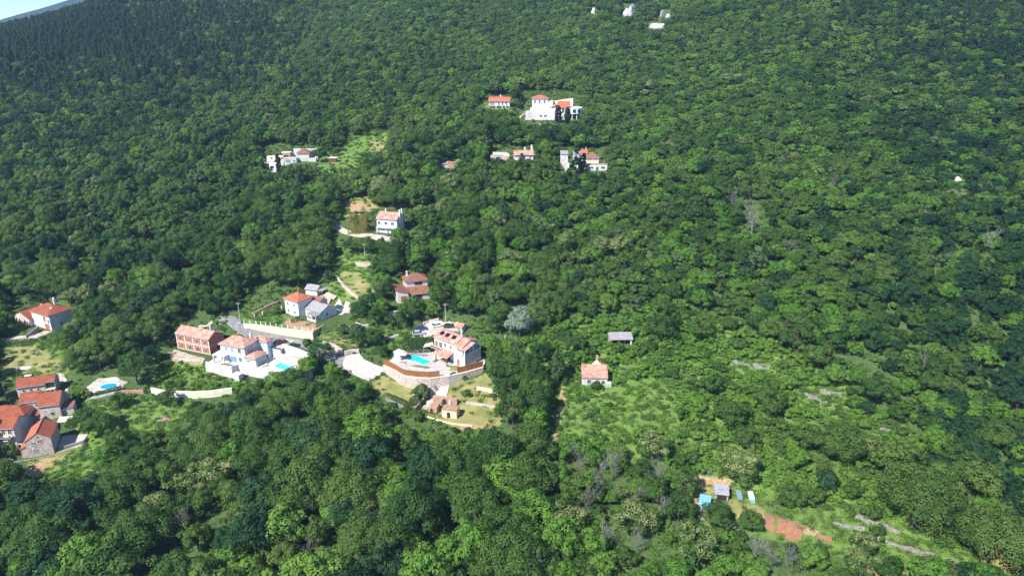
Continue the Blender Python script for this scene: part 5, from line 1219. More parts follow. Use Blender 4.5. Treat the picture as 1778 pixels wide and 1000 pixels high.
def deadmesh(seed, hgt=9.0):
    g = random.Random(seed); m = MB()
    def grow(p, d, l, r, lev):
        pts = [p]; rr = [r]; q = p; dd = d.copy(); n = 4
        for k in range(n):
            dd = (dd + Vector((g.uniform(-.25, .25), g.uniform(-.25, .25), g.uniform(-.08, .16)))).normalized(); q = q + dd * l / n; pts.append(q); rr.append(r * (1 - .72 * (k + 1) / n))
            if lev < 3 and (k > 0 or lev > 0):
                for _ in range(2 if lev < 2 else 1):
                    a = g.uniform(0, 6.28); sd = Vector((math.cos(a), math.sin(a), g.uniform(.1, .7)))
                    grow(q, (dd * .7 + sd * .8).normalized(), l * g.uniform(.38, .62), rr[-1] * .62, lev + 1)
        m.tube(pts, [max(x, .022) for x in rr], 5 if lev < 2 else 3, cap=False)
    grow(Vector((0, 0, -.8)), Vector((0, 0, 1)), hgt * .72, .2 * hgt / 9, 0)
    return m.mesh('dead_branches', 'deadwood')
RB = 4.0       # reference crown radius of the broadleaf meshes; reference tree height 9
BL = [crown('crown', 20 + i, RB, .9 + .35 * (i % 3), 8.6 + .6 * (i % 2), 34 + 4 * (i % 3), 2600, .25, ['leaf']) for i in range(7)]
BLB = [crown('crown', 30 + i, RB, .9 + .3 * (i % 2), 8.8, 52, 5200, .175, ['leaf']) for i in range(4)]
BLD = [crown('crown', 50 + i, RB, .9 + .3 * (i % 2), 8.8 + .8 * (i % 2), 38, 2700, .25, ['leaf_shade_tone']) for i in range(4)]
TR = [trunkmesh(40 + i, 6.5) for i in range(4)]
CH = [crown('crown', 60 + i, RB, 1.2, 8.8, 34, 2500, .25, ['leaf', 'blossom'], blossom=.8, split=True) for i in range(3)]
PN = [crown('crown', 80 + i, 3.0, 1.8, 11.5, 46, 1500, .30, ['leaf_pine'], 'pine') for i in range(3)]
SH = [crown('foliage', 100 + i, 1.6, -.1, 2.3, 16, 620, .17, ['leaf_bright']) for i in range(3)]
SHD = [crown('foliage', 110 + i, 1.6, -.1, 2.4, 16, 620, .17, ['leaf']) for i in range(2)]
BRT = [crown('crown', 120 + i, RB, .9, 8.4, 34, 2600, .25, ['leaf_bright']) for i in range(2)]
DEAD = [deadmesh(140 + i) for i in range(4)]
STEM = trunkmesh(99, 1.2, .08)
def plantthing(name, label, cat, p, sc, yaw, parts, group=None):
    t = thing(name, label, cat, p, yaw, group); t.scale = sc
    for nm, me_ in parts: link(bpy.data.objects.new(nm, me_), t)
    return t
# ---- pixel areas kept open so that what the photograph shows stays in sight
KEEP = [(650, 560, 850, 672), (300, 566, 545, 658), (415, 500, 612, 600), (15, 522, 116, 592), (25, 652, 128, 728), (0, 700, 130, 800), (145, 654, 224, 687), (680, 482, 752, 524), (652, 364, 716, 410),
 (905, 160, 1004, 214), (847, 166, 886, 188), (852, 258, 886, 274), (890, 258, 928, 274), (974, 258, 1055, 296), (766, 279, 791, 292), (452, 255, 552, 286), (466, 284, 482, 297), (568, 272, 586, 283), (1010, 632, 1062, 664), (1056, 583, 1098, 598),
 (1210, 840, 1313, 876), (600, 612, 672, 652), (650, 650, 705, 682), (690, 660, 745, 700), (740, 660, 872, 742), (265, 676, 404, 692), (1320, 890, 1450, 942), (884, 530, 922, 574), (950, 606, 984, 652), (1288, 350, 1325, 400), (1262, 786, 1306, 826), (1112, 762, 1150, 790), (866, 700, 905, 740), (1215, 880, 1275, 905), (128, 696, 260, 745), (250, 695, 330, 720), (190, 745, 240, 765), (60, 795, 165, 828), (960, 672, 1100, 770), (1080, 660, 1180, 740), (1268, 624, 1336, 642), (1390, 668, 1465, 702), (1484, 894, 1625, 966), (1082, 8, 1104, 26), (1142, 18, 1162, 30), (1125, 40, 1150, 50), (395, 545, 545, 606), (1660, 304, 1670, 316), (1026, 16, 1036, 26), (576, 384, 656, 412), (596, 345, 645, 366), (580, 418, 648, 515), (600, 236, 672, 262), (560, 268, 625, 290), (216, 0, 226, 8)]
KD = []
for a in KEEP:
    q = G((a[0] + a[2]) / 2, a[3]); KD.append(q.y * cp - (q.z - CAM_H) * sp)
KEEPA = np.array(KEEP, float); KDA = np.array(KD)
DENS = [(MEADOW[0], 0.0), (MEADOW[1], 0), (MEADOW[2], 0), (MEADOW[3], .0), (MEADOW[4], .12), (MEADOW[5], .3), (MEADOW[6], .0), (MEADOW[7], .035), (MEADOW[8], .06), (MEADOW[9], .0), (MEADOW[10], 0), (MEADOW[11], .3), (MEADOW[12], .1), (MEADOW[14], 0), (MEADOW[15], .1),
        (DRY[0], 0), (EARTH[0], 0), ([(400, 540), (620, 520), (640, 560), (660, 650), (560, 640), (410, 580)], 0), ([(290, 560), (420, 545), (560, 600), (560, 660), (420, 675), (350, 690), (255, 690), (280, 630)], 0), ([(0, 640), (240, 640), (230, 690), (120, 705), (100, 800), (0, 830)], .0),
        ([(1180, 600), (1500, 600), (1600, 700), (1650, 940), (1480, 900), (1200, 800)], .26), ([(940, 800), (1190, 800), (1190, 1000), (1000, 1000)], .8), ([(655, 555), (850, 550), (850, 660), (660, 660)], 0), ([(560, 380), (720, 360), (720, 420), (580, 420)], .1)]
def occupied(x, y, z, Rr, Hh):
    px, py, d = proj(x, y, z); ps = FPX / d * .85
    _, pt, _ = proj(x, y, z + Hh); l, r, t, b = px - Rr * ps, px + Rr * ps, pt, py + .2 * Rr * ps
    bad = np.zeros(len(x), bool)
    for (x0, y0, x1, y1), kd in zip(KEEPA, KDA):
        near = (d < kd + 1.0) & (r > x0) & (l < x1) & (b > y0) & (t < y1)
        ins = (px > x0 - 3) & (px < x1 + 3) & (py > y0) & (py < y1 + 2)
        bad |= near | ins
    return bad
# ---- planted by hand, as the photograph shows them
HAND = []     # ground spots taken, with radius
def put(kind, px, py, Rr, Hh, label, cat='tree', group=None, mesh=None, trunk=True):
    p = G(px, py); HAND.append((p.x, p.y, Rr)); k = len(HAND); yaw = (k * 77) % 360
    if kind == 'dead':
        return plantthing('dead_tree', label, cat, p, (Hh / 9,) * 3, yaw, [('branches', mesh or DEAD[k % 4])], group)
    if kind == 'broad' and Rr > 5.3: mesh = crown('crown', 400 + k, Rr, .14 * Hh, Hh, 80, 10000, .215, ['leaf']); return plantthing('broadleaf_tree', label, cat, p, (1, 1, 1), yaw, [('crown', mesh), ('trunk', trunkmesh(k, Hh * .7, .4))], group)
    if kind in ('broad', 'bright', 'chest'):
        s = Rr / RB; sz = Hh / 9.0
        if kind == 'chest': a, b = CH[k % 3]; parts = [('crown', a), ('blossom', b)]
        else: parts = [('crown', (BL if kind == 'broad' else BRT)[k % (7 if kind == 'broad' else 2)])]
        return plantthing({'broad': 'broadleaf_tree', 'bright': 'fresh_green_tree', 'chest': 'blossoming_chestnut_tree'}[kind], label, cat, p, (s, s, sz), yaw, parts + [('trunk', TR[k % 4])], group)
    if kind in ('shrub', 'dshrub'):
        s = Rr / 1.6; return plantthing('leafy_shrub', label, 'shrub', p, (s, s, Hh / 2.3), yaw, [('foliage', (SH if kind == 'shrub' else SHD)[k % 2]), ('stem', STEM)], group)
    me_ = mesh or crown('crown', 300 + k, Rr, .15 * Hh if kind != 'silver' else .1 * Hh, Hh, 64, 3600, .25, [{'silver': 'leaf_silver', 'olive': 'leaf_olive', 'cone': 'leaf_olive', 'cypress': 'leaf_cypress', 'pine': 'leaf_pine'}[kind]], {'cone': 'cone', 'cypress': 'column', 'pine': 'pine'}.get(kind, 'round'))
    nm = {'silver': 'silver_willow', 'olive': 'olive_tree', 'cone': 'conical_tree', 'cypress': 'cypress', 'pine': 'pine_tree'}[kind]
    return plantthing(nm, label, cat, p, (1, 1, 1), yaw, [('crown', me_), ('trunk', trunkmesh(k, Hh * .7, .18))], group)
put('silver', 903, 587, 4.3, 10.5, 'pale silvery tree standing out in the wood above the scrub')
put('cone', 966, 662, 3.5, 10.0, 'dense conical grey-green tree left of the ruined cottage')
put('broad', 890, 745, 4.0, 12, 'tall narrow dark tree right of the dry lawn'); put('broad', 878, 712, 3.4, 11, 'dark tree touching the right edge of the dry lawn')
put('dshrub', 811, 689, 1.2, 2.3, 'clipped round green bush alone on the dry lawn'); put('shrub', 851, 690, .7, 1.2, 'small bright bush beside the pale wall on the lawn'); put('shrub', 806, 659, 1.0, 1.8, 'bush growing at the foot of the retaining wall')
put('olive', 733, 691, 2.4, 3.8, 'grey-green olive tree left of the stone stairway'); put('olive', 722, 703, 1.7, 2.6, 'smaller olive tree above the dark stair wall')
put('chest', 1284, 840, 4.6, 9.4, 'round pale-flowering tree above the kitchen garden'); put('chest', 1131, 800, 4.3, 8, 'cream-blossomed chestnut at the lower edge of the scrub'); put('chest', 1076, 797, 2.0, 4.2, 'small cream-blossomed tree left of the larger blossoming one')
put('bright', 996, 802, 4.4, 8, 'fresh light-green tree in the middle of the lower wood'); put('bright', 1030, 815, 3.0, 6, 'smaller fresh green tree beside the light-green one')
put('broad', 1585, 915, 7.6, 15.5, 'huge dark spreading tree on the right-hand terraces'); put('broad', 1545, 830, 5.2, 10.5, 'dark tree uphill of the huge spreading tree'); put('broad', 1715, 975, 6.6, 12.5, 'large dark tree in the lower right corner'); put('broad', 1455, 800, 5.4, 10, 'broad dark tree in the middle of the right-hand terraces'); put('broad', 1700, 870, 4.8, 9, 'dark tree above the lower right corner')
put('dshrub', 1513, 898, 2.1, 3.6, 'round dark bush at the head of the long dry stone wall'); put('broad', 1243, 912, 3.6, 6.2, 'spreading garden tree in front of the tarpaulin sheds'); put('broad', 1301, 920, 2.6, 5.0, 'garden tree left of the red tilled plots')
put('broad', 1372, 880, 3.4, 5.6, 'tree behind the red tilled plots'); put('broad', 1405, 875, 3.0, 5.0, 'tree right of the one behind the tilled plots'); put('dshrub', 1520, 935, 1.9, 3.2, 'bush between two dry stone walls'); put('broad', 1178, 905, 3.6, 7, 'dark tree left of the blue tarpaulin shed')
put('broad', 1190, 860, 3.2, 7.0, 'tree with dark shade above the rusty tank')
put('broad', 1400, 778, 3.8, 7.2, 'tree in the scrub above the vegetable plots'); put('broad', 1335, 720, 4.4, 7.6, 'tree below the upper dry stone wall'); put('broad', 1270, 740, 4.2, 7.5, 'tree in the middle of the scrub below the ruined cottage'); put('broad', 1380, 610, 4.6, 8.5, 'dark tree just above the upper dry stone wall'); put('broad', 1420, 640, 4.2, 8, 'dark tree between the two stone walls'); put('bright', 1450, 668, 3.6, 6.5, 'fresh green tree above the shorter dry stone wall'); put('broad', 1520, 700, 4.6, 8.4, 'dark tree right of the shorter dry stone wall'); put('broad', 1150, 590, 4.6, 9, 'dark tree right of the grey open shed'); put('broad', 1215, 590, 4.0, 8, 'tree in the scrub right of the dark tree by the shed')
put('dshrub', 1075, 612, 2.2, 3.4, 'dark bush growing in front of the grey open shed'); put('dshrub', 1036, 676, 1.6, 2.8, 'dark climber bush against the front of the ruined cottage'); put('dshrub', 1022, 622, 2.4, 3.6, 'bush behind the left end of the ruined cottage'); put('broad', 1000, 612, 3.2, 6.0, 'tree between the conical tree and the grey shed')
put('broad', 940, 625, 3.4, 6.0, 'tree between the silvery and the conical tree')
# around the village and the houses along the lane
put('broad', 178, 752, 4.6, 6.2, 'wide dark tree in the middle of the village field'); put('broad', 152, 742, 3.4, 6, 'dark tree right of the white-roofed shelter'); put('broad', 208, 708, 2.7, 5, 'small tree in the field below the oval pool'); put('broad', 288, 706, 2.8, 5.4, 'dark tree in front of the long plain white wall'); put('broad', 210, 775, 3.2, 5.6, 'tree at the lower edge of the village field')
put('bright', 128, 752, 1.4, 5.5, 'bright green columnar tree beside the shelter'); put('shrub', 150, 690, 1.6, 2.6, 'bright bush left of the oval pool')
put('broad', 140, 645, 4.4, 8, 'dark tree left of the oval pool'); put('broad', 240, 668, 4.6, 11, 'tall dark tree right of the oval pool'); put('broad', 120, 610, 4.0, 8.5, 'dark tree right of the arched house'); put('broad', 175, 640, 4.8, 9, 'tree between the arched house and the oval pool'); put('broad', 215, 620, 5.2, 9.5, 'large tree left of the brick house'); put('broad', 270, 600, 4.4, 9, 'dark tree at the left end of the brick house')
put('dshrub', 85, 748, 2.0, 3.4, 'bush behind the gabled stone house'); put('dshrub', 22, 790, 2.2, 3.4, 'bush below the house with the balcony'); put('broad', 10, 850, 4.6, 8.0, 'dark tree at the left edge below the hamlet')
put('broad', 434, 702, 3.0, 6.0, 'dark tree in front of the plain white wall'); put('broad', 350, 738, 3.6, 6.4, 'dark tree left of the villa at the top of the lower wood')
put('dshrub', 535, 606, 2.0, 3.6, 'round dark bush at the end of the lane wall'); put('broad', 556, 632, 3.6, 7, 'dark tree beside the lane below the pool of the white villa'); put('bright', 536, 652, 3.6, 6.6, 'green tree hiding the corner of the rectangular pool'); put('bright', 478, 672, 3.2, 5.4, 'green tree below the deck of the white villa'); put('broad', 510, 676, 3.6, 7, 'dark tree below the rectangular pool')
put('broad', 627, 552, 3.4, 6.2, 'round tree beside the dark teal car'); put('bright', 480, 546, 1.9, 3.8, 'small light tree in the garden of the orange roofed house'); put('dshrub', 516, 558, .9, 2.0, 'bush at the corner of the grey annex'); put('dshrub', 508, 560, .7, 1.4, 'low bush against the orange roofed house')
put('broad', 630, 600, 3.2, 5.4, 'dark tree beside the turning yard'); put('olive', 622, 590, 2.6, 5.0, 'grey-green tree above the mown strip'); put('broad', 652, 600, 3.0, 5.6, 'tree left of the clipped hedge'); put('broad', 656, 563, 3.4, 6.5, 'tree above the drive to the solar panel villa'); put('broad', 690, 570, 3.4, 6.4, 'dark tree beside the parked blue car'); put('broad', 722, 556, 4.0, 8, 'tree behind the parked cars'); put('broad', 765, 535, 4.4, 8.5, 'dark tree covering the foot of the brown roofed house'); put('dshrub', 722, 534, 1.6, 2.6, 'bush in front of the brown roofed house'); put('broad', 664, 620, 2.2, 4.2, 'small tree at the left end of the pool terrace'); put('olive', 600, 578, 1.7, 2.2, 'low grey bush on the bank above the mown strip')
put('broad', 637, 440, 3.8, 6.5, 'dark tree beside the pole in the terraced meadow'); put('broad', 612, 440, 3.2, 5.6, 'dark tree left of the pole in the terraced meadow'); put('broad', 556, 474, 4.0, 7, 'tree at the left side of the terraced meadow'); put('broad', 552, 432, 4.4, 8, 'dark tree below the farm track'); put('bright', 664, 500, 3.4, 6.4, 'tree right of the terraced meadow'); put('broad', 664, 468, 3.6, 6.6, 'dark tree on the right side of the terraced meadow'); put('bright', 695, 420, 3.4, 6.2, 'tree in front of the house with two flues'); put('broad', 648, 532, 2.8, 5.2, 'tree left of the brown roofed house')
put('shrub', 716, 525, 1.6, 2.8, 'bright bush against the wing of the brown roofed house')
put('cypress', 485, 302, 1.3, 9.5, 'dark cypress right of the white cube'); put('cypress', 457, 304, 1.0, 7.5, 'dark cypress left of the white cube'); put('cypress', 443, 302, .9, 5.5, 'short cypress left of the other two'); put('cypress', 969, 214, 1.7, 9, 'cypress in front of the hilltop villa'); put('cypress', 985, 220, 1.7, 10, 'cypress in front of the round tower of the hilltop villa'); put('pine', 1000, 306, 2.6, 15, 'tall thin conifer in front of the veranda house'); put('pine', 1012, 298, 2.4, 8, 'dark conifer beside the white garage front')
put('dshrub', 977, 290, 2.4, 2.8, 'dark bush at the foot of the white tower of the veranda house'); put('broad', 520, 272, 1.8, 3.6, 'bush in front of the sprawling white house'); put('shrub', 452, 286, 3.2, 4.2, 'yellow-green shrub at the left end of the sprawling white house')
for x, y, hg, lab in ((1303, 416, 13, 'tall bleached dead tree on the right-hand slope'), (1273, 372, 9, 'dead tree left of the tallest bleached one'), (1722, 446, 9, 'dead tree near the right edge'), (1372, 448, 7, 'dead snag half way up the right-hand slope'), (1600, 650, 6, 'dead snag in the right-hand wood'), (1445, 340, 7, 'dead crown in the upper right wood'), (968, 815, 8, 'dead tree beside the light-green tree'), (1003, 832, 8, 'dead tree below the light-green tree'), (1030, 858, 9, 'dead tree with a wide fan of bare branches'), (1060, 835, 8, 'bare grey tree below the blossoming chestnut'), (1090, 880, 7, 'bare grey tree left of the kitchen garden'), (1130, 850, 8, 'bare tree above the rusty tank'), (1015, 900, 9, 'tall bare trunk in the lower wood'), (1045, 960, 8, 'bare tree near the bottom edge'), (915, 995, 10, 'ivy-hung dead tree at the bottom edge'), (655, 925, 10, 'dead tree in the wood below the arched ruins'), (1150, 905, 7, 'dead tree beside the blossoming lower tree'), (1105, 965, 7, 'dead branches right of the bare tree at the bottom edge'), (1340, 985, 8, 'grey bare tree below the tilled plots'), (1310, 970, 7, 'grey bare tree left of another below the tilled plots'), (1375, 995, 7, 'grey bare tree right of another below the tilled plots'), (330, 945, 8, 'dead tree in the lower left wood'), (560, 985, 7, 'dead tree at the bottom left of the centre'), (205, 990, 6, 'dead tree at the bottom left')):
    put('dead', x, y, 1.6, hg, lab)
for x, y, rr, hg, lab in ((1205, 975, 5, 9.0, 'pale-blossomed chestnut below the tan stone wall'), (1490, 998, 3.2, 6.5, 'cream-flowering tree at the bottom edge on the right'), (1498, 960, 2.6, 5.5, 'small flowering tree beside the green lawn'), (985, 930, 4.6, 8.5, 'cream-blossomed tree among the dead trees'), (1100, 930, 4.4, 8.5, 'blossoming tree at the bottom among bare branches'), (385, 850, 4.8, 9.5, 'yellowish blossoming chestnut in the lower left wood'), (340, 862, 4.4, 8.5, 'pale yellow chestnut left of the brighter one'), (280, 900, 4.0, 8, 'olive-yellow tree in the lower left wood'), (1070, 448, 5.6, 8.5, 'wide pale chestnut on the middle slope'), (1040, 445, 4.2, 8, 'pale chestnut left of the wide one'), (890, 470, 5.0, 8.5, 'brownish flowering chestnut above the silvery tree'), (980, 440, 4.4, 8.5, 'cream chestnut on the middle slope'), (1268, 156, 7.0, 10, 'large yellow-flowering tree high on the right'), (150, 535, 3.6, 9, 'pale yellow tree right of the arched house roof')):
    put('chest', x, y, rr, hg, lab)
# bamboo, hedges, planted borders
def boxhedge(name, label, pts, wid, hgt, n, mat, cat='hedge', sz=.16, irr=.05):
    g = np.random.default_rng(len(label)); pts = dense(pts, 1.0); t = thing(name, label, cat, pts[0]); L = np.array([tuple(p - pts[0]) for p in pts])
    i = g.integers(0, len(L) - 1, n); u = g.uniform(size=(n, 1)); c = L[i] * (1 - u) + L[i + 1] * u
    d = L[i + 1] - L[i]; d[:, 2] = 0; d /= np.linalg.norm(d, axis=1, keepdims=True) + 1e-9; nn = np.stack([-d[:, 1], d[:, 0], 0 * d[:, 0]], 1)
    face = g.uniform(size=n); s = np.where(g.uniform(size=n) < .5, -1.0, 1.0); top = face < .4
    lat = np.where(top, g.uniform(-1, 1, n), s * g.uniform(.85, 1.05, n)) * wid / 2; wob = 1 + irr * (np.sin(c[:, 0] * 1.3 + c[:, 1]) + np.sin(c[:, 0] * 2.9 - lat * 2)); z = np.where(top, hgt * g.uniform(.93 - irr, 1.05, n), g.uniform(-.1, 1, n) * hgt) * wob; lat = lat * (1 - irr * 2 * np.clip(z / hgt - .4, 0, 1))
    P = c + nn * lat[:, None]; P[:, 2] += z; N = np.where(top[:, None], np.array([0, 0, 1.0]), nn * s[:, None]) + g.normal(size=(n, 3)) * .4
    link(bpy.data.objects.new('foliage', leafmesh('foliage', P, N, sz, g.uniform(0, 1, n), [mat], seed=n)), t)
    st = MB()
    for k in range(0, len(L), 2): st.tube([tuple(L[k] - np.array([0, 0, .3])), tuple(L[k] + np.array([0, 0, hgt * .8]))], .05, 4)
    st.build('stem', 'bark', t)
hp = [mloc(*q) for q in ((-22.6, -4.2), (-19.0, -1.2), (-15.8, 2.6), (-13.9, 6.0))]
hp = [Vector((q.x, q.y, h1(q.x, q.y))) for q in hp]
boxhedge('clipped_hedge', 'tall clipped green hedge behind the free-form pool', hp, 4.2, 4.2, 7000, 'leaf_hedge')
boxhedge('bamboo_clump', 'yellow-green bamboo thicket left of the house with two flues', [G(608, 402), G(622, 402), G(640, 402)], 5.0, 5.2, 3600, 'leaf_bamboo', 'bamboo', .22, .22)
boxhedge('flower_border', 'planted border on top of the white wall behind the pool deck', [lloc(7.6, 7.6, .4), lloc(14, 6.7, .4), lloc(20.6, 5.2, .4)], 1.6, .9, 1400, 'leaf_olive', 'border', .12)
boxhedge('flower_border', 'planted strip between the car deck and the lane', [lloc(8.0, 10.8, 3.2), lloc(14, 10.0, 2.6), lloc(20, 8.4, 2.0)], 1.4, 1.0, 1200, 'leaf_hedge', 'border', .12)
put('dshrub', 497, 596, .9, 1.5, 'red-flowering bush at the corner of the car deck').children[0].data = crown('foliage', 777, 1.6, -.1, 2.3, 14, 420, .18, ['redbush'])
boxhedge('clipped_hedge', 'low dark hedge along the drive below the arched house', [G(2, 600), G(30, 599), G(60, 596)], 2.2, 1.7, 1500, 'leaf_hedge'); boxhedge('clipped_hedge', 'green hedge above the thin wall left of the oval pool', [G(128, 682), G(138, 690), G(146, 692)], 2.6, 2.4, 1300, 'leaf_bright'); boxhedge('clipped_hedge', 'low green hedge between the oval pool and its curved wall', [G(166, 688), G(190, 682), G(212, 676)], 1.3, 1.2, 1000, 'leaf_hedge')
boxhedge('clipped_hedge', 'dark hedge along the edge of the dry lawn above the wood', [G(668, 688), G(690, 696), G(714, 708)], 1.6, 1.1, 1100, 'leaf_hedge')
# ---- the wood
def scatter(step, x0, x1, y0, y1):
    X, Y = np.meshgrid(np.arange(x0, x1, step), np.arange(y0, y1, step)); X = X.ravel() + rng.uniform(-.48, .48, X.size) * step; Y = Y.ravel() + rng.uniform(-.48, .48, Y.size) * step
    return X, Y
def inview(px, py, d, m=190): return (d > 60) & (px > -m) & (px < 1778 + m) & (py > -60) & (py < 1000 + 130)
X, Y = scatter(3.6, -700, 620, 84, 960); Z = hh(X, Y); px, py, dd = proj(X, Y, Z); k = inview(px, py, dd); X, Y, Z, px, py, dd = (a[k] for a in (X, Y, Z, px, py, dd))
pinef = np.clip((-(px - 560) / 600) * 1.2, 0, 1) * np.clip((190 - py) / 90, 0, 1) + .14 * np.clip((px - 1250) / 200, 0, 1) * np.clip((140 - py) / 60, 0, 1)
isp = rng.uniform(size=len(X)) < pinef * .72
big = .5 + .5 * np.sin(X / 31 + 1.3 * np.sin(Y / 43)) * np.sin(Y / 27 + .7)
rgt = np.clip((px - 900) / 160, 0, 1); low = np.clip((py - 640) / 60, 0, 1) * (1 - rgt); far = np.clip((dd - 300) / 120, 0, 1)
Rm = 3.15 + .95 * low - .70 * rgt - .75 * far * (1 - rgt) + .5 * (big - .5)
Rr = Rm * np.clip(rng.lognormal(-.02, .32, len(X)), .45, 1.5); Hh = Rr * rng.uniform(1.55, 2.35, len(X)) * (1 - .18 * rgt) + .6
dst = np.clip((1.27 * Rm / 3.6) ** -2, .2, 1)
Rr = np.where(isp, rng.uniform(1.9, 3.0, len(X)), Rr); Hh = np.where(isp, rng.uniform(8, 12, len(X)), Hh)
dens = np.ones(len(X))
for P, v in DENS:
    s = sdist(np.array(P, float), px, py); dens = np.where(s > 0, np.minimum(dens, v), dens)
thin = dst; occ = occupied(X, Y, Z, Rr, Hh)
for f_ in (.62, .42): Rr = np.where(occ & ~isp, Rr * f_, Rr); Hh = np.where(occ & ~isp, Hh * f_ * .95, Hh); occ = occupied(X, Y, Z, Rr, Hh)
keep = (rng.uniform(size=len(X)) < dens * thin) & ~occ
for hx, hy, hr in HAND: keep &= (X - hx) ** 2 + (Y - hy) ** 2 > (hr * .85 + 1.2) ** 2
# nothing may overhang the buildings: keep trunks a crown's half away from the levelled sites
for P, lev, bl, mode in PADS: keep &= sdist(P, X, Y) < -1.5
X, Y, Z, px, py, dd, Rr, Hh, isp, big, rgt = (a[keep] for a in (X, Y, Z, px, py, dd, Rr, Hh, isp, big, rgt))
kind = np.where(isp, 2, 0); chz = np.clip(np.sin(X / 37 + 2) * np.sin(Y / 33 + X / 80), 0, 1)
kind = np.where((kind == 0) & (rng.uniform(size=len(X)) < .008 + .05 * chz * (py > 120)), 1, kind)
kind = np.where((kind == 0) & (rng.uniform(size=len(X)) < .07 + .10 * rgt + .10 * ((px > 600) & (px < 1450)) + .2 * ((px > 880) & (px < 1500) & (py > 560)) + .16 * ((px < 900) & (py > 650))), 3, kind)
edge_shade = .06 + .5 * np.clip((480 - px) / 300, 0, 1) * np.clip((430 - py) / 250, 0, 1) + .5 * np.clip((px - 1430) / 200, 0, 1) + .38 * np.clip((380 - px) / 250, 0, 1) * (py > 430) + .3 * (py > 700) * (px > 330) * (px < 950) * (big > .55)  # share rises toward the view's edges, painting shade there through leaf colour
kind = np.where((kind == 0) & (rng.uniform(size=len(X)) < edge_shade), 4, kind)
print('trees', len(X), [(int((kind == q).sum())) for q in range(5)])
def zone(a, b):
    if b > 655:
        v_ = 'at the foot of' if b > 900 else ('half way down' if b > 790 else 'at the top of')
        if a < 200: return v_ + ' the wood below the hamlet'
        if a < 360: return v_ + ' the wood below the village field'
        if a < 500: return v_ + ' the wood below the plain white wall'
        if a < 650: return v_ + ' the wood below the rectangular pool'
        if a < 780: return v_ + ' the wood below the dry lawn'
        if a < 950: return v_ + ' the wood below the arched ruins'
        if a < 1190: return 'among dead trees left of the kitchen garden'
        return 'on the terraced slope round the kitchen garden'
    if a < 430: return ('close behind the brick house' if a > 220 else 'close behind the arched house') if b > 440 else ('on the left slope below the sprawling white house' if b > 300 else 'on the left slope level with the sprawling white house')
    if a < 880: return 'around the houses above the lane' if b > 470 else ('beside the house with two flues' if b > 340 else 'above the house with two flues')
    if a < 1200: return 'on the slope above the ruined cottage'
    return 'on the wooded slope above the dry stone walls'
size = Rr / dd; vis = (px > 0) & (px < 1778) & (py > 0) & (py < 1000 + Hh * FPX / dd * .6)
single = np.zeros(len(X), bool)
for q, nm, lab in ((0, 'broadleaf_tree', 'broadleaf tree'), (1, 'blossoming_chestnut_tree', 'pale-blossomed chestnut tree'), (2, 'pine_tree', 'dark pine'), (3, 'fresh_green_tree', 'fresh green tree'), (4, 'shade_toned_tree', 'shade-tinted broadleaf tree')):
    idx = np.where((kind == q) & vis)[0]; idx = idx[np.argsort(-size[idx])][:{0: 270, 1: 260, 2: 290, 3: 280, 4: 250}[q]]
    for n_, i in enumerate(idx):
        if q != 2 and size[i] * FPX < 11: continue
        single[i] = True; p = (X[i], Y[i], Z[i]); yaw = float(rng.uniform(0, 360)); s = Rr[i] / RB; sz = Hh[i] / 9.0
        zl = zone(px[i], py[i]) if q != 2 else (('under the blue corner of sky' if px[i] < 130 else 'round the lone pale rock' if px[i] < 330 else 'on the dark upper left slope' if px[i] < 540 else 'left of the white crags') if px[i] < 700 else 'high on the right-hand slope')
        sl_ = ('large ' if Rr[i] > 3.9 else ('small ' if Rr[i] < 2.9 else '')) if q != 2 else ('slim ' if Rr[i] < 2.4 else '')
        L_ = f'{sl_}{lab} {zl}'
        if q == 0: pt_ = [('crown', BLB[int(i) % 4] if Rr[i] > 4.3 else BL[int(i) % 7]), ('trunk', TR[int(i) % 4])]
        elif q == 1: a_, b_ = CH[int(i) % 3]; pt_ = [('crown', a_), ('blossom', b_), ('trunk', TR[int(i) % 4])]
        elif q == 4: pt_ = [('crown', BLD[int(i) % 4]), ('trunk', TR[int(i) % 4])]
        elif q == 3: pt_ = [('crown', BRT[int(i) % 2]), ('trunk', TR[int(i) % 4])]
        else: s, sz = Rr[i] / 3.0, Hh[i] / 11.5; pt_ = [('crown', PN[int(i) % 3]), ('trunk', TR[int(i) % 4])]
        plantthing(nm, L_, 'tree', p, (s, s * float(rng.uniform(.88, 1.12)), sz), yaw, pt_, f'{lab}s {zl}')
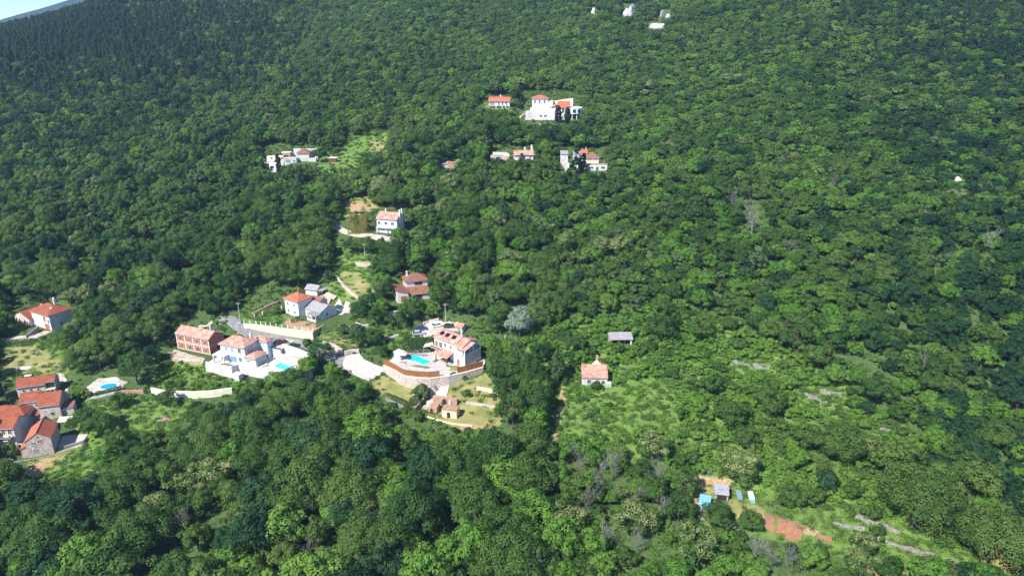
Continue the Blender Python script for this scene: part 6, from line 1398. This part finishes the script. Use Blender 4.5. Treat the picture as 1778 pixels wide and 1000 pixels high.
# ---- the rest of the wood: one object, far crowns set out on points
def instancer(name, label, cat, protos, x, y, z, sx, sz, seed):
    pc = bpy.data.collections.new(name + '_shapes')
    for i, m_ in enumerate(protos): o = bpy.data.objects.new(f'{name}_shape_{i:02d}', m_); pc.objects.link(o)
    g = np.random.default_rng(seed); n = len(x)
    me_ = bpy.data.meshes.new(name); me_.vertices.add(n); me_.vertices.foreach_set('co', np.stack([x, y, z], 1).ravel())
    a = me_.attributes.new('size', 'FLOAT_VECTOR', 'POINT'); a.data.foreach_set('vector', np.stack([sx, sx * g.uniform(.88, 1.14, n), sz], 1).ravel().astype(np.float32))
    a = me_.attributes.new('turn', 'FLOAT_VECTOR', 'POINT'); t = np.zeros((n, 3)); t[:, 0:2] = g.uniform(-.1, .1, (n, 2)); t[:, 2] = g.uniform(0, 6.28, n); a.data.foreach_set('vector', t.ravel().astype(np.float32))
    a = me_.attributes.new('pick', 'INT', 'POINT'); a.data.foreach_set('value', g.integers(0, len(protos), n).astype(np.int32))
    o = link(bpy.data.objects.new(name, me_)); o['kind'] = 'stuff'; tag(o, label, cat)
    ng = bpy.data.node_groups.new(name + '_spread', 'GeometryNodeTree'); ng.is_modifier = True
    ng.interface.new_socket('Geometry', in_out='INPUT', socket_type='NodeSocketGeometry'); ng.interface.new_socket('Geometry', in_out='OUTPUT', socket_type='NodeSocketGeometry')
    N = ng.nodes.new; L = ng.links.new; gi, go = N('NodeGroupInput'), N('NodeGroupOutput'); io = N('GeometryNodeInstanceOnPoints'); ci = N('GeometryNodeCollectionInfo')
    ci.inputs['Collection'].default_value = pc; ci.inputs['Separate Children'].default_value = True; ci.inputs['Reset Children'].default_value = True
    def att(nm, ty): q = N('GeometryNodeInputNamedAttribute'); q.data_type = ty; q.inputs['Name'].default_value = nm; return q.outputs['Attribute']
    L(gi.outputs[0], io.inputs['Points']); L(ci.outputs[0], io.inputs['Instance']); io.inputs['Pick Instance'].default_value = True
    L(att('pick', 'INT'), io.inputs['Instance Index']); L(att('size', 'FLOAT_VECTOR'), io.inputs['Scale'])
    er = N('FunctionNodeEulerToRotation'); L(att('turn', 'FLOAT_VECTOR'), er.inputs[0]); L(er.outputs[0], io.inputs['Rotation']); L(io.outputs[0], go.inputs[0])
    md = o.modifiers.new('spread', 'NODES'); md.node_group = ng
    return o
FARB = [crown('far_crown', 200 + i, RB, 1.0, 8.8, 30, 1150, .42, ['leaf']) for i in range(5)] + BL + BL[:3] + [crown('far_crown', 210, RB, 1.0, 8.8, 32, 1300, .40, ['leaf_olive']), crown('far_crown', 211, RB * .8, .8, 11, 40, 1300, .36, ['leaf_pine'], 'cone')]
FARC = [crown('far_crown', 220 + i, RB, 1.8, 8.8, 30, 1000, .42, ['leaf', 'blossom'], blossom=.6) for i in range(3)]
FARR = [crown('far_crown', 230 + i, RB, 1.4, 8.4, 30, 1000, .42, ['leaf_bright']) for i in range(2)]
k = ~single & (kind == 0); instancer('far_woodland', 'continuous green broadleaf wood covering the whole slope', 'wood', FARB, X[k], Y[k], Z[k], Rr[k] / RB, Hh[k] / 9.0, 1)
k = ~single & (kind == 1); instancer('far_chestnut_wood', 'scattered small pale-blossomed chestnuts in the distant wood', 'wood', FARC, X[k], Y[k], Z[k], Rr[k] / RB, Hh[k] / 9.0, 2)
k = ~single & (kind == 3); instancer('far_green_wood', 'lighter green crowns scattered through the distant wood', 'wood', FARR, X[k], Y[k], Z[k], Rr[k] / RB, Hh[k] / 9.0, 3)
k = ~single & (kind == 4); instancer('far_dark_wood', 'crowns tinted with edge shade massed in the distant wood', 'wood', BLD, X[k], Y[k], Z[k], Rr[k] / RB, Hh[k] / 9.0, 7)  # crowns whose leaf colour carries the painted edge shade
k = ~single & (kind == 2); instancer('far_pine_wood', 'dark pine wood along the upper left skyline', 'wood', PN, X[k], Y[k], Z[k], Rr[k] / 3.0, Hh[k] / 11.5, 4)
# undergrowth of the open scrub, shrubs and grass tussocks
SCRUB = [MEADOW[7], [(1190, 760), (1480, 800), (1650, 940), (1640, 960), (1480, 890), (1300, 830), (1190, 800)], [(1500, 620), (1778, 700), (1778, 960), (1620, 930)], [(800, 745), (875, 735), (900, 800), (790, 805)], MEADOW[10], [(0, 850), (180, 830), (260, 860), (160, 1000), (0, 1000)], MEADOW[11], MEADOW[4]]
# cells already under a tree crown
CW = np.zeros((700, 560), bool); ox, oy = -320, 80
for x_, y_, r_ in list(zip(X[dd < 520], Y[dd < 520], Rr[dd < 520])) + [(q[0], q[1], q[2]) for q in HAND]:
    i0, i1, j0, j1 = (int(np.clip(v_, 0, m_)) for v_, m_ in ((x_ - ox - r_ * .4, 699), (x_ - ox + r_ * .4, 699), (y_ - oy - r_ * .4, 559), (y_ - oy + r_ * .4, 559))); CW[i0:i1 + 1, j0:j1 + 1] = True
X2, Y2 = scatter(2.1, -310, 330, 92, 540); Z2 = hh(X2, Y2); p2x, p2y, d2 = proj(X2, Y2, Z2); k = inview(p2x, p2y, d2, 20)
X2, Y2, Z2, p2x, p2y, d2 = (a[k] for a in (X2, Y2, Z2, p2x, p2y, d2)); scr = np.zeros(len(X2), bool); lawn = np.zeros(len(X2), bool)
for P in SCRUB: scr |= sdist(np.array(P, float), p2x, p2y) > 0
for P in MEADOW[:4] + MEADOW[6:7] + MEADOW[8:10] + DRY[:3] + DRY[4:6] + EARTH + [[(395, 540), (545, 570), (600, 612), (675, 640), (640, 668), (580, 640), (540, 612), (400, 570)], [(570, 380), (660, 400), (690, 425), (575, 405)], [(735, 660), (785, 660), (780, 700), (735, 700)], [(1315, 885), (1400, 900), (1455, 930), (1390, 948), (1320, 920)], [(1205, 840), (1320, 845), (1320, 885), (1205, 890)], [(140, 655), (225, 652), (228, 685), (150, 695)], [(295, 604), (360, 615), (355, 640), (290, 630)], [(0, 640), (118, 640), (135, 800), (0, 830)]]: lawn |= sdist(np.array(P, float), p2x, p2y) > 0
lawn &= ~scr
cov = CW[np.clip((X2 - ox).astype(int), 0, 699), np.clip((Y2 - oy).astype(int), 0, 559)]
R2 = rng.uniform(.8, 2.3, len(X2)) ** 1.15; tight = occupied(X2, Y2, Z2, R2, R2 * 1.2); R2 = np.where(tight | ~scr, np.minimum(R2, rng.uniform(.5, 1.15, len(X2))), R2); patch = np.sin(X2 / 6.1 + 2 * np.sin(Y2 / 8.3)) * np.sin(Y2 / 5.3 + 1.7 * np.sin(X2 / 7.7))
inkeep = np.zeros(len(X2), bool)
for (x0, y0, x1, y1), kd in zip(KEEPA, KDA): inkeep |= (p2x > x0) & (p2x < x1) & (p2y > y0 + 2) & (p2y < y1 + 14) & (d2 < kd + 12)
k = ~cov & ~lawn & (rng.uniform(size=len(X2)) < np.where(scr, np.where(patch > -.2, .92, .4), .8)) & ~(inkeep & (rng.uniform(size=len(X2)) < .2)); R2 = np.where(inkeep & ~scr, np.minimum(R2, .85), R2)
for P, lev, bl, mode in PADS: k &= sdist(P, X2, Y2) < -.8
X2, Y2, Z2, R2, p2x, p2y, d2 = (a[k] for a in (X2, Y2, Z2, R2, p2x, p2y, d2)); od = np.argsort(-R2 / d2); vis2 = (p2x > 0) & (p2x < 1778) & (p2y < 1000)
print('shrubs', len(X2)); sing2 = np.zeros(len(X2), bool)
for i in [j for j in od if vis2[j]][:290]:
    sing2[i] = True; s = R2[i] / 1.6; dk = rng.uniform() < .22
    zl = 'in the scrub round the ruined cottage' if (p2x[i] < 1250 and p2y[i] < 800 and p2x[i] > 880) else (('beside the vegetable plots' if p2y[i] > 880 else 'at the far right of the terraces' if p2x[i] > 1500 else 'above the vegetable plots' if p2y[i] > 780 else 'between the upper dry stone walls' if p2y[i] < 690 else 'below the upper dry stone walls') if p2x[i] > 880 else ('on the bank below the village field' if p2x[i] < 260 else 'in the rough grass near the villas'))
    plantthing('leafy_shrub', f"{'dark' if dk else 'bright'} green shrub {zl}", 'shrub', (X2[i], Y2[i], Z2[i]), (s, s, s * float(rng.uniform(.5, .9))), float(rng.uniform(0, 360)), [('foliage', (SHD if dk else SH)[int(i) % 2]), ('stem', STEM)], f"{'dark' if dk else 'bright'} shrubs {zl}")
k = ~sing2; instancer('low_scrub', 'low bright green bramble and scrub between the shrubs', 'scrub', SH + SHD[:1], X2[k], Y2[k], Z2[k], R2[k] / 1.6 * 1.15, R2[k] / 1.6 * .6, 5)
GR = []
for i in range(3):
    g = np.random.default_rng(500 + i); n = 70; P = np.stack([g.normal(0, .45, n), g.normal(0, .45, n), g.uniform(.02, .3, n)], 1); N = g.normal(size=(n, 3)) * .8 + np.array([0, 0, .6]); GR.append(leafmesh('tussock', P, N, .15, g.uniform(0, 1, n), [['leaf_bright', 'leaf_olive', 'leaf'][i]], seed=i))
X3, Y3 = scatter(1.15, -190, 150, 100, 330); Z3 = hh(X3, Y3); p3x, p3y, d3 = proj(X3, Y3, Z3); w3 = np.zeros(len(X3))
for P in MEADOW: w3 = np.maximum(w3, np.where(sdist(np.array(P, float), p3x, p3y) > -4, .5, 0))
for P in DRY: w3 = np.where(sdist(np.array(P, float), p3x, p3y) > 0, .16, w3)
for P in EARTH: w3 = np.where(sdist(np.array(P, float), p3x, p3y) > -2, .04, w3)
k = (rng.uniform(size=len(X3)) < w3) & inview(p3x, p3y, d3, 10)
for P in (polyM, polyL, polyPark): k &= sdist(P, X3, Y3) < -.3
for kk, (p_, y_) in SITE.items():
    if kk in ('K', 'N', 'H', 'I', 'V1', 'V2', 'V3', 'V4', 'P', 'J', 'O', 'U'): k &= (X3 - p_.x) ** 2 + (Y3 - p_.y) ** 2 > 4 ** 2
for o in list(COL.objects):
    if o.name.split('.')[0] in ('lane', 'turning_yard', 'driveway', 'farm_track', 'tilled_plot', 'village_lane', 'car_yard', 'house_yard', 'paved_court', 'pool_yard', 'gravel_yard', 'building_yard', 'yard_paving'):
        c = np.empty(len(o.data.vertices) * 3); o.data.vertices.foreach_get('co', c); c = c.reshape(-1, 3)[::2]
        m_ = (X3 > c[:, 0].min() - 1) & (X3 < c[:, 0].max() + 1) & (Y3 > c[:, 1].min() - 1) & (Y3 < c[:, 1].max() + 1)
        if m_.any():
            ix = np.where(m_)[0]; dmin = np.min((X3[ix, None] - c[None, :, 0]) ** 2 + (Y3[ix, None] - c[None, :, 1]) ** 2, axis=1); k[ix[dmin < 1.0]] = False
X3, Y3, Z3 = X3[k], Y3[k], Z3[k]; print('tussocks', len(X3))
instancer('rough_grass', 'rough grass and weeds on the meadows and banks', 'grass', GR, X3, Y3, Z3, rng.uniform(.7, 1.5, len(X3)), rng.uniform(.6, 1.4, len(X3)), 6)
# ------------------------------------------------------------------ the air
hz = MB().box(-3800, 1500, -120, 3300, -72, 330).build('haze', 'white'); hz.data.materials.clear()
hm = bpy.data.materials.new('summer_haze'); hm.use_nodes = True; n = hm.node_tree; n.nodes.clear()
o_ = n.nodes.new('ShaderNodeOutputMaterial'); pv_ = n.nodes.new('ShaderNodeVolumePrincipled'); pv_.inputs['Color'].default_value = (0.50, 0.70, 1.0, 1); pv_.inputs['Density'].default_value = 0.00013; pv_.inputs['Anisotropy'].default_value = 0.2
n.links.new(pv_.outputs[0], o_.inputs['Volume']); hz.data.materials.append(hm); hz['kind'] = 'stuff'; hz['label'] = 'thin bluish summer haze over the slope'; hz['category'] = 'haze'
SC.cycles.volume_step_rate = 10; SC.cycles.volume_max_steps = 32
